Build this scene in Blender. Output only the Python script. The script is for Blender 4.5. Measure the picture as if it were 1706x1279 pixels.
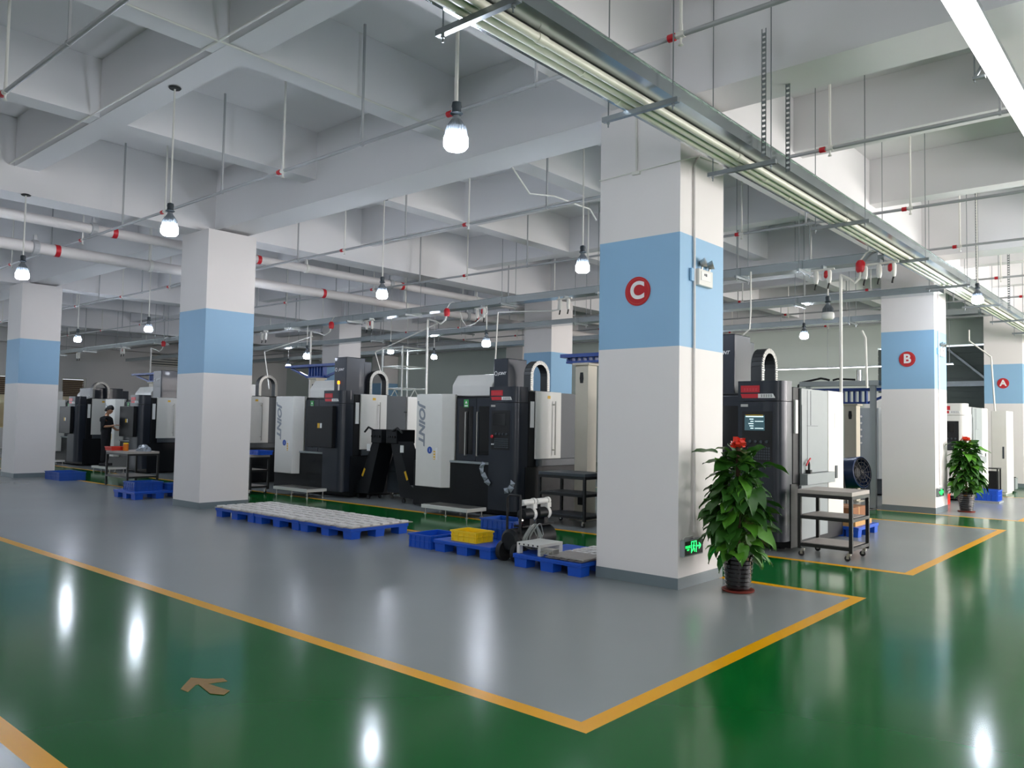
import bpy, math, random
from mathutils import Vector, Matrix
PI = math.pi
random.seed(7)
S = bpy.context.scene
COL = S.collection
for o in list(bpy.data.objects): bpy.data.objects.remove(o, do_unlink=True)

# ---------------------------------------------------------------- camera
CAM = (-6.9952, -3.9035, 1.6)
YAW, PITCH, ROLL, FPX = 0.7158, 0.0483, 0.0168, 1327.96
fwd = Vector((math.cos(YAW)*math.cos(PITCH), math.sin(YAW)*math.cos(PITCH), math.sin(PITCH)))
rt = fwd.cross(Vector((0, 0, 1))).normalized()
up = rt.cross(fwd)
c_, s_ = math.cos(ROLL), math.sin(ROLL)
rt, up = c_*rt + s_*up, -s_*rt + c_*up
cd = bpy.data.cameras.new('camera')
cd.sensor_width = 36.0
cd.lens = 36.0*FPX/1706.0
cd.clip_end = 300
cam = bpy.data.objects.new('camera', cd)
COL.objects.link(cam)
cam.matrix_world = Matrix.Translation(CAM) @ Matrix((rt, up, -fwd)).transposed().to_4x4()
S.camera = cam
S.view_settings.view_transform = 'Standard'
S.view_settings.look = 'None'
S.view_settings.gamma = 1
S.view_settings.use_curve_mapping = False
S.view_settings.exposure = 0.74
S.cycles.caustics_reflective = False
S.cycles.caustics_refractive = False

# ---------------------------------------------------------------- world and daylight
W = bpy.data.worlds.new('sky'); S.world = W; W.use_nodes = True
bg = W.node_tree.nodes['Background']
bg.inputs[0].default_value = (0.80, 0.90, 1.0, 1); bg.inputs[1].default_value = 1.6

def daylight(name, loc, rot, sx, sy, watts, col=(1.0, 0.92, 0.89)):
    ld = bpy.data.lights.new(name, 'AREA')
    ld.shape = 'RECTANGLE'; ld.size = sx; ld.size_y = sy
    ld.energy = watts; ld.color = col
    o = bpy.data.objects.new(name, ld); COL.objects.link(o)
    o.location = loc; o.rotation_euler = rot
    return o
# unseen windows of the building, near ones added for their light: (wall 'right' y=-8.9) x-centres, (wall 'near' x=-19) y-centres, (wall 'left' y=38.4)
WIN_R = [2.6, 7.4, 12.4, 17.2]
WIN_RN = [-15.0, -9.0]
WIN_N = [-2.0, 6.0, 14.0, 22.0, 30.0]
WIN_L = [-14.0, -7.0, 0.0]
YR, XN, YL, XF = -8.9, -19.0, 38.4, 20.66
for x, e in zip(WIN_R, (200, 430, 700, 760)):
    daylight('daylight', (x, YR-0.45, 2.6), (PI/2, 0, 0), 3.6, 3.0, e)
for x in WIN_RN:
    daylight('daylight', (x, YR-0.45, 2.6), (PI/2, 0, 0), 3.6, 3.0, 180, (1.0, 0.91, 0.88))
for y in WIN_N:
    daylight('daylight', (XN-0.45, y, 2.6), (PI/2, 0, -PI/2), 3.6, 3.0, 25, (0.85, 0.93, 1.0))  # area lamps at near windows added behind the camera to light -x faces
for x in WIN_L:
    daylight('daylight', (x, YL+0.45, 2.6), (-PI/2, 0, 0), 3.6, 3.0, 90, (0.9, 0.95, 1.0))

# ---------------------------------------------------------------- materials
def lin(c):
    return c/12.92 if c <= 0.04045 else ((c+0.055)/1.055)**2.4
def rgb(h):
    return tuple(lin(int(h[i:i+2], 16)/255) for i in (0, 2, 4)) + (1,)
MATS = {}
def mat(name, h, rough=0.5, metal=0.0, var=0.06, scale=6.0, bump=0.0, spec=0.5, coat=0.0, emit=None, es=0.0, bscale=None):
    if name in MATS: return MATS[name]
    m = bpy.data.materials.new(name); m.use_nodes = True
    nt = m.node_tree; b = nt.nodes['Principled BSDF']
    b.inputs['Roughness'].default_value = rough
    b.inputs['Metallic'].default_value = metal
    b.inputs['Specular IOR Level'].default_value = spec
    b.inputs['Coat Weight'].default_value = coat
    c = rgb(h)
    tc = nt.nodes.new('ShaderNodeTexCoord')
    nz = nt.nodes.new('ShaderNodeTexNoise'); nz.inputs['Scale'].default_value = scale
    nz.inputs['Detail'].default_value = 3
    nt.links.new(tc.outputs['Object'], nz.inputs['Vector'])
    mx = nt.nodes.new('ShaderNodeMix'); mx.data_type = 'RGBA'
    mx.inputs[6].default_value = tuple(v*(1-var) for v in c[:3]) + (1,)
    mx.inputs[7].default_value = tuple(min(1, v*(1+var)) for v in c[:3]) + (1,)
    nt.links.new(nz.outputs['Fac'], mx.inputs[0])
    nt.links.new(mx.outputs[2], b.inputs['Base Color'])
    if bump:
        n2 = nt.nodes.new('ShaderNodeTexNoise'); n2.inputs['Scale'].default_value = bscale or scale*3
        n2.inputs['Detail'].default_value = 0.5
        nt.links.new(tc.outputs['Object'], n2.inputs['Vector'])
        bp = nt.nodes.new('ShaderNodeBump'); bp.inputs['Strength'].default_value = bump
        bp.inputs['Distance'].default_value = 0.02
        nt.links.new(n2.outputs['Fac'], bp.inputs['Height'])
        nt.links.new(bp.outputs['Normal'], b.inputs['Normal'])
    if emit:
        b.inputs['Emission Color'].default_value = rgb(emit)
        b.inputs['Emission Strength'].default_value = es
    MATS[name] = m
    return m

def floor_mat(name, h, var, rough, sp=0.27):
    m = mat(name, h, rough, var=var, scale=0.8, bump=0.05, spec=sp, coat=0.0, bscale=2.6)
    nt = m.node_tree; b = nt.nodes['Principled BSDF']
    b.inputs['Coat Roughness'].default_value = 0.06
    tc = [n for n in nt.nodes if n.type == 'TEX_COORD'][0]
    n3 = nt.nodes.new('ShaderNodeTexNoise'); n3.inputs['Scale'].default_value = 0.5; n3.inputs['Detail'].default_value = 1
    nt.links.new(tc.outputs['Object'], n3.inputs['Vector'])
    mr = nt.nodes.new('ShaderNodeMapRange')
    mr.inputs[1].default_value = 0.0; mr.inputs[2].default_value = 1.0
    mr.inputs[3].default_value = rough*0.85; mr.inputs[4].default_value = rough*1.2
    nt.links.new(n3.outputs['Fac'], mr.inputs[0])
    nt.links.new(mr.outputs[0], b.inputs['Roughness'])
    return m
M_GREEN = floor_mat('green_epoxy', '0a5e26', 0.10, 0.13, 0.13)
M_GRAY = floor_mat('grey_epoxy', '868c8c', 0.05, 0.24)
M_YELL = floor_mat('yellow_line_paint', 'e2a200', 0.05, 0.30, 0.12)
M_WALL = mat('white_emulsion', 'e2e1e0', 0.75, var=0.025, scale=1.2)
M_CEIL = mat('ceiling_emulsion', 'e4e3e4', 0.8, var=0.03, scale=0.9)
M_COLW = mat('column_white', 'e6e2e0', 0.6, var=0.02, scale=2)
M_COLB = mat('column_blue', '8fb8d8', 0.55, var=0.03, scale=2)
M_BASE = mat('baseboard_grey', '6f7b80', 0.45, var=0.05, scale=3)
M_GALV = mat('galvanised_steel', 'aeb6b8', 0.22, 0.9, var=0.10, scale=3)
M_STRUT = mat('strut_steel', '8e9496', 0.35, 0.8, var=0.10)
M_WPVC = mat('white_pvc', 'deddd6', 0.35, var=0.03)
M_CABL = mat('cream_cable', 'dcdccb', 0.35, var=0.06, scale=2)
M_PIPE = mat('white_fire_pipe', 'd6d2d0', 0.4, var=0.03)
M_GPIPE = mat('grey_painted_pipe', 'a9abad', 0.4, var=0.05)
M_RED = mat('red_coupling', 'c4202c', 0.4, var=0.06)
M_BLK = mat('black_machine', '0b0e12', 0.48, spec=0.3, var=0.12, scale=2, bump=0.05)
M_ANTH = mat('anthracite_panel', '1f252f', 0.36, 0.2, var=0.08, scale=1.5, coat=0.08)
M_DGRY = mat('dark_grey_panel', '3b4248', 0.45, var=0.06)
M_MGRY = mat('mid_grey_panel', '8d9496', 0.45, var=0.04)
M_IVORY = mat('ivory_panel', 'dbdad4', 0.4, var=0.03)
M_GLASS = mat('dark_door_glass', '0a0d10', 0.06, var=0.2, spec=0.8)
M_STEEL = mat('brushed_steel', 'b4b2ac', 0.28, 0.9, var=0.08, scale=12)
M_BLUEP = mat('blue_plastic', '1452c0', 0.42, var=0.08, scale=3)
M_BLUED = mat('blue_bin_plastic', '1a4fa8', 0.42, var=0.08, scale=3)
M_YELP = mat('yellow_plastic', 'fbd01a', 0.42, var=0.05, scale=3)
M_BLUES = mat('blue_painted_steel', '17418f', 0.4, var=0.08)
M_SHEET = mat('aluminium_sheet', 'a8a29d', 0.38, 0.5, var=0.12, scale=9)
M_WHP = mat('white_label', 'e6e6e4', 0.5, var=0.02)
M_DRK = mat('dark_rubber', '101113', 0.6, var=0.1)
M_LIT = mat('lamp_diffuser_lit', 'ffffff', 0.4, emit='e6efff', es=118.0)
M_OFF = mat('lamp_diffuser_off', 'dcdcd8', 0.4)
M_SINK = mat('lamp_heat_sink', '7c8288', 0.6, var=0.04, spec=0.2)
M_SOCK = mat('lamp_socket', '26333b', 0.5)
M_STRIP = mat('strip_diffuser_lit', 'ffffff', 0.4, emit='ffffff', es=4.5)
M_LETT = mat('grey_lettering', '8b9199', 0.4, 0.3)
M_LETW = mat('white_lettering', 'e8e8e8', 0.5)
M_SIGN = mat('red_sign_face', 'b81420', 0.4)
M_TERR = mat('terracotta', '7e2f22', 0.5)
M_WOOD = mat('light_wood_top', 'a8a09a', 0.5, var=0.10, scale=8)
M_BEIGE = mat('beige_pillar', 'c9c2b0', 0.45, var=0.03)
M_CARD = mat('brown_cardboard', '8a5c3a', 0.8, var=0.08)
M_BLACKF = mat('black_cart_frame', '101214', 0.45, var=0.1)

# ---------------------------------------------------------------- mesh helpers
class MB:
    def __init__(s): s.v = []; s.f = []; s.mi = []; s.cur = 0
    def add(s, vs, fs):
        n = len(s.v); s.v += [tuple(v) for v in vs]
        s.f += [tuple(i+n for i in f) for f in fs]; s.mi += [s.cur]*len(fs)
        return s
    def box(s, x0, y0, z0, x1, y1, z1):
        if x0 > x1: x0, x1 = x1, x0
        if y0 > y1: y0, y1 = y1, y0
        if z0 > z1: z0, z1 = z1, z0
        v = [(x0,y0,z0),(x1,y0,z0),(x1,y1,z0),(x0,y1,z0),(x0,y0,z1),(x1,y0,z1),(x1,y1,z1),(x0,y1,z1)]
        return s.add(v, [(0,3,2,1),(4,5,6,7),(0,1,5,4),(1,2,6,5),(2,3,7,6),(3,0,4,7)])
    def bar(s, a, b, w, h=None, upv=(0,0,1)):
        a = Vector(a); b = Vector(b); h = h or w
        d = (b-a).normalized(); u = Vector(upv)
        if abs(d.dot(u)) > 0.95: u = Vector((1, 0, 0))
        r = d.cross(u).normalized(); u = r.cross(d)
        vs = []
        for p in (a, b):
            for i, j in ((-1,-1),(1,-1),(1,1),(-1,1)):
                vs.append(p + r*(i*w/2) + u*(j*h/2))
        return s.add(vs, [(0,1,2,3),(7,6,5,4),(0,4,5,1),(1,5,6,2),(2,6,7,3),(3,7,4,0)])
    def tube(s, pts, r, n=10, cap=True):
        pts = [Vector(p) for p in pts]
        rs = r if isinstance(r, (list, tuple)) else [r]*len(pts)
        base = len(s.v); k = len(pts); pr = None
        vs = []
        for i, p in enumerate(pts):
            t = (pts[min(i+1, k-1)] - pts[max(i-1, 0)]).normalized()
            if pr is None:
                u = Vector((0,0,1)) if abs(t.z) < 0.9 else Vector((1,0,0))
                r1 = t.cross(u).normalized()
            else:
                r1 = (pr - t*pr.dot(t)).normalized()
            pr = r1; r2 = t.cross(r1)
            for j in range(n):
                a = 2*PI*j/n
                vs.append(p + r1*(math.cos(a)*rs[i]) + r2*(math.sin(a)*rs[i]))
        fs = [(i*n+j, i*n+(j+1)%n, (i+1)*n+(j+1)%n, (i+1)*n+j) for i in range(k-1) for j in range(n)]
        if cap: fs += [tuple(range(n))[::-1], tuple((k-1)*n+j for j in range(n))]
        return s.add(vs, fs)
    def lathe(s, prof, c=(0,0,0), n=24, axis='z'):
        vs = []; k = len(prof)
        for (r, z) in prof:
            for j in range(n):
                a = 2*PI*j/n
                p = (r*math.cos(a), r*math.sin(a), z)
                if axis == 'x': p = (z, p[0], p[1])
                if axis == 'y': p = (p[0], z, p[1])
                vs.append((p[0]+c[0], p[1]+c[1], p[2]+c[2]))
        fs = [(i*n+j, i*n+(j+1)%n, (i+1)*n+(j+1)%n, (i+1)*n+j) for i in range(k-1) for j in range(n)]
        fs += [tuple(range(n))[::-1], tuple((k-1)*n+j for j in range(n))]
        return s.add(vs, fs)
    def prism(s, poly, z0, z1, plane='xy'):
        def P(a, b, c):
            return (a, b, c) if plane == 'xy' else ((a, c, b) if plane == 'xz' else (c, a, b))
        n = len(poly)
        vs = [P(a, b, z0) for a, b in poly] + [P(a, b, z1) for a, b in poly]
        fs = [tuple(range(n))[::-1], tuple(range(n, 2*n))] + [(i, (i+1)%n, n+(i+1)%n, n+i) for i in range(n)]
        return s.add(vs, fs)
    def build(s, name, m, parent=None, smooth=False, bevel=0.0, loc=None, label=None):
        me = bpy.data.meshes.new(name)
        me.from_pydata(s.v, [], s.f)
        ms = m if isinstance(m, (list, tuple)) else [m]
        for q in ms: me.materials.append(q)
        if len(ms) > 1:
            for p, i in zip(me.polygons, s.mi): p.material_index = i
        import bmesh
        bm = bmesh.new(); bm.from_mesh(me); bmesh.ops.recalc_face_normals(bm, faces=bm.faces[:]); bm.to_mesh(me); bm.free()
        if smooth:
            me.shade_smooth()
            me.set_sharp_from_angle(angle=math.radians(38))
        o = bpy.data.objects.new(name, me); COL.objects.link(o)
        if parent: o.parent = parent
        if loc: o.location = loc
        if bevel:
            md = o.modifiers.new('bevel', 'BEVEL'); md.width = bevel; md.segments = 2; md.limit_method = 'ANGLE'
        if label: o['label'] = label
        return o

def tag(o, label=None, cat=None, group=None, kind=None):
    if label: o['label'] = label
    if cat: o['category'] = cat
    if group: o['group'] = group
    if kind: o['kind'] = kind
    return o
def thing(name, label, cat, loc=(0,0,0), rz=0.0, group=None):
    o = bpy.data.objects.new(name, None); COL.objects.link(o)
    o.location = loc; o.rotation_euler = (0, 0, rz); o.empty_display_size = 0.1
    return tag(o, label, cat, group)
def copy_tree(o, parent=None):
    c = o.copy(); COL.objects.link(c); c.parent = parent
    for ch in [x for x in bpy.data.objects if x.parent == o]: copy_tree(ch, c)
    return c
def text(name, body, size, origin, xa, ya, m, parent=None, depth=0.002, shear=0.0, bold=0.0, align='CENTER', squash=1.0):
    cu = bpy.data.curves.new(name, 'FONT'); cu.body = body; cu.size = size
    cu.extrude = depth; cu.shear = shear; cu.offset = bold
    cu.align_x = align; cu.align_y = 'CENTER'
    t = bpy.data.objects.new(name+'_t', cu); COL.objects.link(t)
    bpy.context.view_layer.update()
    me = bpy.data.meshes.new_from_object(t.evaluated_get(bpy.context.evaluated_depsgraph_get()))
    bpy.data.objects.remove(t, do_unlink=True)
    xa = Vector(xa).normalized(); ya = Vector(ya).normalized(); za = xa.cross(ya)
    M = Matrix((xa*squash, ya, za)).transposed().to_4x4(); M.translation = Vector(origin)
    me.transform(M); me.materials.clear(); me.materials.append(m)
    o = bpy.data.objects.new(name, me); COL.objects.link(o)
    if parent: o.parent = parent
    return o
FX = ((0,-1,0), (0,0,1))      # lettering on a face looking towards -x
FY = ((1,0,0), (0,0,1))       # lettering on a face looking towards -y

# ---------------------------------------------------------------- setting: floor
def floor_zone(x, y):
    L = 0.112
    def blk(x0, x1, y0):
        if x0 <= x <= x1 and y >= y0:
            if x-x0 < L or x1-x < L or y-y0 < L: return 2
            return 1
        return 0
    for b in ((-40, -5.505, -1.455), (-3.55, 0.98, -1.455), (2.57, 8.06, -1.455), (9.66, 15.6, -1.455)):
        k = blk(*b)
        if k: return k
    return 0
xs = sorted([XN, XF, -5.505, -5.617, -3.55, -3.438, 0.98, 0.868, 2.57, 2.682, 8.06, 7.948, 9.66, 9.772, 15.6, 15.488])
ys = sorted([YR, YL, -1.455, -1.343])
fm = MB()
for i in range(len(xs)-1):
    for j in range(len(ys)-1):
        fm.cur = floor_zone((xs[i]+xs[i+1])/2, (ys[j]+ys[j+1])/2)
        n = len(fm.v)
        fm.add([(xs[i],ys[j],0),(xs[i+1],ys[j],0),(xs[i+1],ys[j+1],0),(xs[i],ys[j+1],0)], [(0,1,2,3)])
fl = fm.build('floor', [M_GREEN, M_GRAY, M_YELL]); tag(fl, kind='structure')

# ceiling: slab with a grid of main and secondary beams
cm = MB()
cm.box(XN-0.3, YR-0.3, 6.10, XF+0.3, YL+0.3, 6.35)
XS_, YS_ = 9.845, 9.36
for k in range(-2, 3):
    x = 0.26 + k*XS_
    if x+0.62 < XF+0.1: cm.box(x, YR, 5.0, x+0.62, YL, 6.099)
    for q in (1, 2):
        xc = 0.46 + k*XS_ + q*XS_/3
        if XN < xc < XF: cm.box(xc-0.165, YR, 5.35, xc+0.165, YL, 6.099)
for k in range(-1, 5):
    y = 0.27 + k*YS_
    if y > YR: cm.box(XN, y, 4.952, XF, y+0.56, 6.098)
    for q in (1, 2):
        yc = 0.47 + k*YS_ + q*YS_/3
        if YR < yc < YL: cm.box(XN, yc-0.165, 5.352, XF, yc+0.165, 6.098)
tag(cm.build('ceiling', M_CEIL), kind='structure')

def window_unit(idx, axis, pos, c, w=3.4, z0=1.2, z1=4.2, sign=1):
    f = MB(); t = 0.06
    def B(a0, b0, a1, b1, d0, d1):
        if axis == 'y': f.box(a0, pos+d0, b0, a1, pos+d1, b1)
        else: f.box(pos+d0, a0, b0, pos+d1, a1, b1)
    B(c-w/2, z0, c+w/2, z0+t, -0.05, 0.05); B(c-w/2, z1-t, c+w/2, z1, -0.05, 0.05)
    for a in (-w/2, -w/6-t/2, w/6-t/2, w/2-t): B(c+a, z0+t, c+a+t, z1-t, -0.05, 0.05)
    B(c-w/2+t, (z0+z1)/2+0.5, c+w/2-t, (z0+z1)/2+0.5+t, -0.045, 0.045)
    o = f.build('window_%d' % idx, M_WPVC); tag(o, kind='structure')
    g = MB()
    if axis == 'y': g.box(c-w/2+t, pos-0.004, z0+t, c+w/2-t, pos+0.004, z1-t)
    else: g.box(pos-0.004, c-w/2+t, z0+t, pos+0.004, c+w/2-t, z1-t)
    g.build('pane', M_PANE, o)
mp = bpy.data.materials.new('window_pane'); mp.use_nodes = True
nt = mp.node_tree; nt.nodes.remove(nt.nodes['Principled BSDF'])
tr = nt.nodes.new('ShaderNodeBsdfTransparent'); gl = nt.nodes.new('ShaderNodeBsdfGlossy'); gl.inputs['Roughness'].default_value = 0.03
mxs = nt.nodes.new('ShaderNodeMixShader'); mxs.inputs[0].default_value = 0.08
nt.links.new(tr.outputs[0], mxs.inputs[1]); nt.links.new(gl.outputs[0], mxs.inputs[2])
nt.links.new(mxs.outputs[0], nt.nodes['Material Output'].inputs[0])
M_PANE = mp

def wall_holes(name, axis, p0, p1, a0, a1, holes, m=M_WALL):
    """wall of thickness p0..p1 across `axis`, spanning a0..a1, with holes (c, w, z0, z1)"""
    b = MB(); cur = a0
    def B(u0, z0, u1, z1):
        if axis == 'y': b.box(u0, p0, z0, u1, p1, z1)
        else: b.box(p0, u0, z0, p1, u1, z1)
    for c, w, z0, z1 in sorted(holes):
        B(cur, 0, c-w/2, 6.1); B(c-w/2, 0, c+w/2, z0); B(c-w/2, z1, c+w/2, 6.1); cur = c+w/2
    B(cur, 0, a1, 6.1)
    return tag(b.build(name, m), kind='structure')
wall_holes('wall_right', 'y', YR-0.25, YR, XN-0.25, XF+0.25, [(x, 3.4, 1.2, 4.2) for x in WIN_RN+WIN_R])
wall_holes('wall_near', 'x', XN-0.25, XN, YR, YL, [(y, 3.4, 1.2, 4.2) for y in WIN_N])
M_WALLF = mat('pale_green_white_wall', 'd2dad2', 0.7, var=0.03, scale=1.0)
wall_holes('wall_left', 'y', YL, YL+0.25, XN-0.25, XF+0.25, [(x, 3.4, 1.2, 4.2) for x in WIN_L] + [(5.0, 1.5, 0.9, 3.45), (8.55, 1.15, 0.9, 3.45)] + [(13.6, 2.6, 4.3, 5.6), (5.3, 2.2, 4.3, 5.9)][:1])
wall_holes('wall_far', 'x', XF, XF+0.25, YR, YL, [(1.9, 4.6, 0.0, 4.25)], M_WALLF)
wi = 1
for x in WIN_R+WIN_RN: window_unit(wi, 'y', YR-0.12, x); wi += 1
for y in WIN_N: window_unit(wi, 'x', XN-0.12, y); wi += 1
for x in WIN_L: window_unit(wi, 'y', YL+0.12, x); wi += 1
# brown-shuttered windows in the left wall
M_BRSH = mat('brown_blind', '6e5a48', 0.6, var=0.1)
M_YSKY = mat('painted_warm_light', 'e6cf9c', 0.7)  # cream colour paints the warm light showing beneath the brown blind
MB().box(12.0, YL+0.27, 4.1, 15.2, YL+0.30, 5.8).build('wall_left_louvre_dimmer', mat('louvre_dimmer', '6b7478', 0.7))['kind'] = 'structure'  # grey panel added behind the louvre to dim the sky between its slats
for c, w in ((5.0, 1.5), (8.55, 1.15)):
    o = MB().box(c-w/2, YL+0.06, 0.9, c-w/2+0.08, YL+0.16, 3.45).box(c+w/2-0.08, YL+0.06, 0.9, c+w/2, YL+0.16, 3.45)\
        .box(c-w/2+0.08, YL+0.06, 3.37, c+w/2-0.08, YL+0.16, 3.45).box(c-w/2+0.08, YL+0.06, 0.9, c+w/2-0.08, YL+0.16, 0.98).build('window_%d' % wi, M_WPVC)
    tag(o, kind='structure'); wi += 1
    b = MB()
    for i in range(9): b.box(c-w/2+0.09, YL+0.08, 2.52+i*0.093, c+w/2-0.09, YL+0.10+0.02, 2.52+i*0.093+0.08)
    b.build('blind', M_BRSH, o)
    MB().box(c-w/2+0.085, YL+0.18, 0.98, c+w/2-0.085, YL+0.19, 3.36).build('warm_light_sheet', M_YSKY, o)
    MB().box(c-w/2+0.08, YL+0.13, 0.98, c+w/2-0.08, YL+0.14, 3.37).build('pane', M_PANE, o)
# louvre in left wall
lv = MB()
for i in range(10): lv.box(12.3, YL+0.05, 4.32+i*0.128, 14.9, YL+0.13, 4.32+i*0.128+0.075)
tag(lv.build('window_%d' % wi, M_WPVC), kind='structure'); wi += 1
# roller shutter door in far wall
sd = MB()
for i in range(21): sd.box(XF+0.05, -0.4, i*0.2, XF+0.12, 4.2, i*0.2+0.165); sd.box(XF+0.08, -0.4, i*0.2+0.165, XF+0.1, 4.2, i*0.2+0.2)
M_SHUT = mat('grey_roller_shutter', '59625f', 0.45, 0.3, var=0.06)
dr = sd.build('door_1', M_SHUT); tag(dr, kind='structure')
MB().bar((XF-0.06, 0.9, 3.0), (XF-0.06, 2.1, 4.1), 0.06).bar((XF-0.06, -0.4, 3.02), (XF-0.06, 4.2, 3.02), 0.16).build('brace', M_STRUT, dr)

# ---------------------------------------------------------------- columns
CW, CD = 0.942, 0.962
def column(cx, cy, label, letter=False):
    t = thing('column', label, 'column', (cx, cy, 0), group=None)
    zt = 4.951
    MB().box(0, 0, 0.11, CW, CD, 2.386).box(0, 0, 3.525, CW, CD, zt).build('shaft', M_COLW, t)
    MB().box(0, 0, 2.386, CW, CD, 3.525).build('blue_band', M_COLB, t, label='light blue painted band')
    MB().box(-0.004, -0.004, 0, CW+0.004, CD+0.004, 0.11).build('baseboard', M_BASE, t, label='grey painted base band')
    if letter:
        sg = thing('letter_sign', 'round red sign with white letter %s on blue band of pillar' % letter, 'sign', (cx, cy+CD/2, 2.971))
        MB().lathe([(0.150, -0.001), (0.150, -0.010)], n=48, axis='x').build('disc', M_SIGN, sg)
        MB().lathe([(0.132, -0.010), (0.132, -0.0125)], n=48, axis='x').build('gold_ring', mat('sign_ring', 'd0553c', 0.4), sg)
        MB().lathe([(0.128, -0.0125), (0.128, -0.014)], n=48, axis='x').build('face', M_SIGN, sg)
        text('letter', letter, 0.245, (-0.016, 0, 0.0), *FX, M_LETW, sg, depth=0.001, bold=0.008)
    return t
column(0, 0, 'nearest square white pillar with blue band and round sign C', 'C')
column(XS_, 0, 'white pillar with blue band and round sign B', 'B')
column(2*XS_, 0, 'far right pillar with blue band and round sign A', 'A')
column(0, YS_, 'white blue-banded pillar left of centre behind the pallet row')
column(0, 2*YS_, 'white blue-banded pillar at the left edge of the picture')
column(0, 3*YS_, 'pillar beyond the left edge in the front row')
column(XS_, YS_, 'pillar rising behind the nearest lettered machine tower')
column(XS_, 2*YS_, 'narrow distant pillar behind the blue gantry arm')
column(XS_, 3*YS_, 'distant pillar of the second row far left')
column(2*XS_, YS_, 'pillar against the far wall behind pillar C')
column(2*XS_, 2*YS_, 'pillar against the far wall behind the machines')
column(2*XS_, 3*YS_, 'last pillar in the far corner')
for i, y in enumerate((0, YS_, 2*YS_)):
    column(-XS_, y, 'pillar behind the camera, %s' % ('level with pillar C', 'second along the green aisle', 'third along the green aisle')[i])

# ---------------------------------------------------------------- overhead services
def bulb_lamp(x, y, z, ztop, label, lit=True, group=None, cup=True, rod=0.011):
    t = thing('pendant_lamp', label, 'lamp', (x, y, z), group=group)
    MB().tube([(0,0,0.275), (0,0,ztop-z-0.001)], rod, 8).build('suspension_rod', M_WPVC, t)
    if cup: MB().lathe([(0.06, ztop-z-0.025), (0.07, ztop-z-0.012), (0.05, ztop-z-0.002)], n=20).build('ceiling_cup', M_DRK, t)
    MB().lathe([(0.022,0.205),(0.040,0.212),(0.050,0.222),(0.036,0.232),(0.034,0.262),(0.038,0.275),(0.034,0.305),(0.012,0.315)], n=20).build('socket', M_SOCK, t, smooth=True)
    sk = MB().lathe([(0.058,0.055),(0.060,0.12),(0.036,0.175),(0.024,0.206)], n=20)
    for k in range(20):
        a = 2*PI*k/20; c, s = math.cos(a), math.sin(a)
        sk.add([(0.05*c-0.002*s, 0.05*s+0.002*c, 0.055), (0.084*c-0.002*s, 0.084*s+0.002*c, 0.055), (0.078*c-0.002*s, 0.078*s+0.002*c, 0.115), (0.034*c-0.002*s, 0.034*s+0.002*c, 0.18),
                (0.05*c+0.002*s, 0.05*s-0.002*c, 0.055), (0.084*c+0.002*s, 0.084*s-0.002*c, 0.055), (0.078*c+0.002*s, 0.078*s-0.002*c, 0.115), (0.034*c+0.002*s, 0.034*s-0.002*c, 0.18)],
               [(0,1,2,3),(7,6,5,4),(1,5,6,2),(2,6,7,3),(0,4,5,1),(0,3,7,4)])
    sk.build('heat_sink', M_SINK, t)
    MB().lathe([(0.03,-0.062),(0.072,-0.054),(0.092,-0.030),(0.094,0.0),(0.090,0.04),(0.080,0.054)], n=24).build('diffuser', M_LIT if lit else M_OFF, t, smooth=True)
    return t
LB = 'glowing bulb lamp on white rod, '
bulb_lamp(-2.83, 0.32, 3.7, 5.35, LB+'large one between the near cable tray and pillar C')
bulb_lamp(-2.83, 4.88, 3.7, 5.35, LB+'just left of the pillar behind the pallet row')
bulb_lamp(-2.83, 9.60, 3.7, 4.952, LB+'above the leftmost pillar')
bulb_lamp(-2.83, -4.4, 3.7, 5.35, LB+'behind the camera over the green aisle')
bulb_lamp(1.69, 2.42, 3.7, 6.1, LB+'immediately left of pillar C')
bulb_lamp(1.60, 6.50, 3.7, 5.35, LB+'above the second machine from pillar C')
bulb_lamp(1.69, 10.9, 3.7, 6.1, LB+'hidden behind the pillar by the pallets')
bulb_lamp(1.72, 15.37, 3.7, 6.1, LB+'right one of the pair between the two left pillars')
bulb_lamp(1.76, 19.80, 3.7, 6.1, LB+'left one of the pair between the two left pillars')
bulb_lamp(-2.83, 14.2, 3.7, 5.35, LB+'added out of view to brighten the far left, near one')  # extra bulbs continuing the rows, added out of view to brighten the left wall
bulb_lamp(-2.83, 18.8, 3.7, 4.952, LB+'added out of view to brighten the far left, far one')
bulb_lamp(1.73, 24.2, 3.7, 6.1, LB+'added unseen behind the leftmost pillar to brighten the far left')  # further unseen bulbs of this row, added for light on the far left
bulb_lamp(1.73, 28.6, 3.7, 4.952, LB+'added unseen left of the leftmost pillar to brighten the far wall')
bulb_lamp(5.69, 14.56, 3.3, 4.108, LB+'on short rod above the long blue arm', cup=False)
bulb_lamp(5.70, 7.90, 3.3, 4.108, LB+'on short rod above the nearest machine hood', cup=False)
bulb_lamp(8.93, 14.9, 3.7, 6.1, LB+'above the white scaffold')
bulb_lamp(8.70, 24.3, 3.7, 6.1, LB+'small distant pair over the far left machines')
bulb_lamp(11.04, 15.2, 3.7, 6.1, LB+'right of the white scaffold, small and distant')
bulb_lamp(11.23, 3.04, 3.7, 6.1, LB+'between pillar C and pillar B')
bulb_lamp(11.17, 23.8, 3.7, 6.1, LB+'small and distant at left end of the blue arm')
bulb_lamp(9.0, -0.9, 3.9, 6.1, LB+'mostly hidden above the long tray near pillar B')
bulb_lamp(5.40, 0.45, 3.32, 3.745, 'unlit grey bulb lamp on a rod between pillars C and B', lit=False, cup=False)

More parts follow.
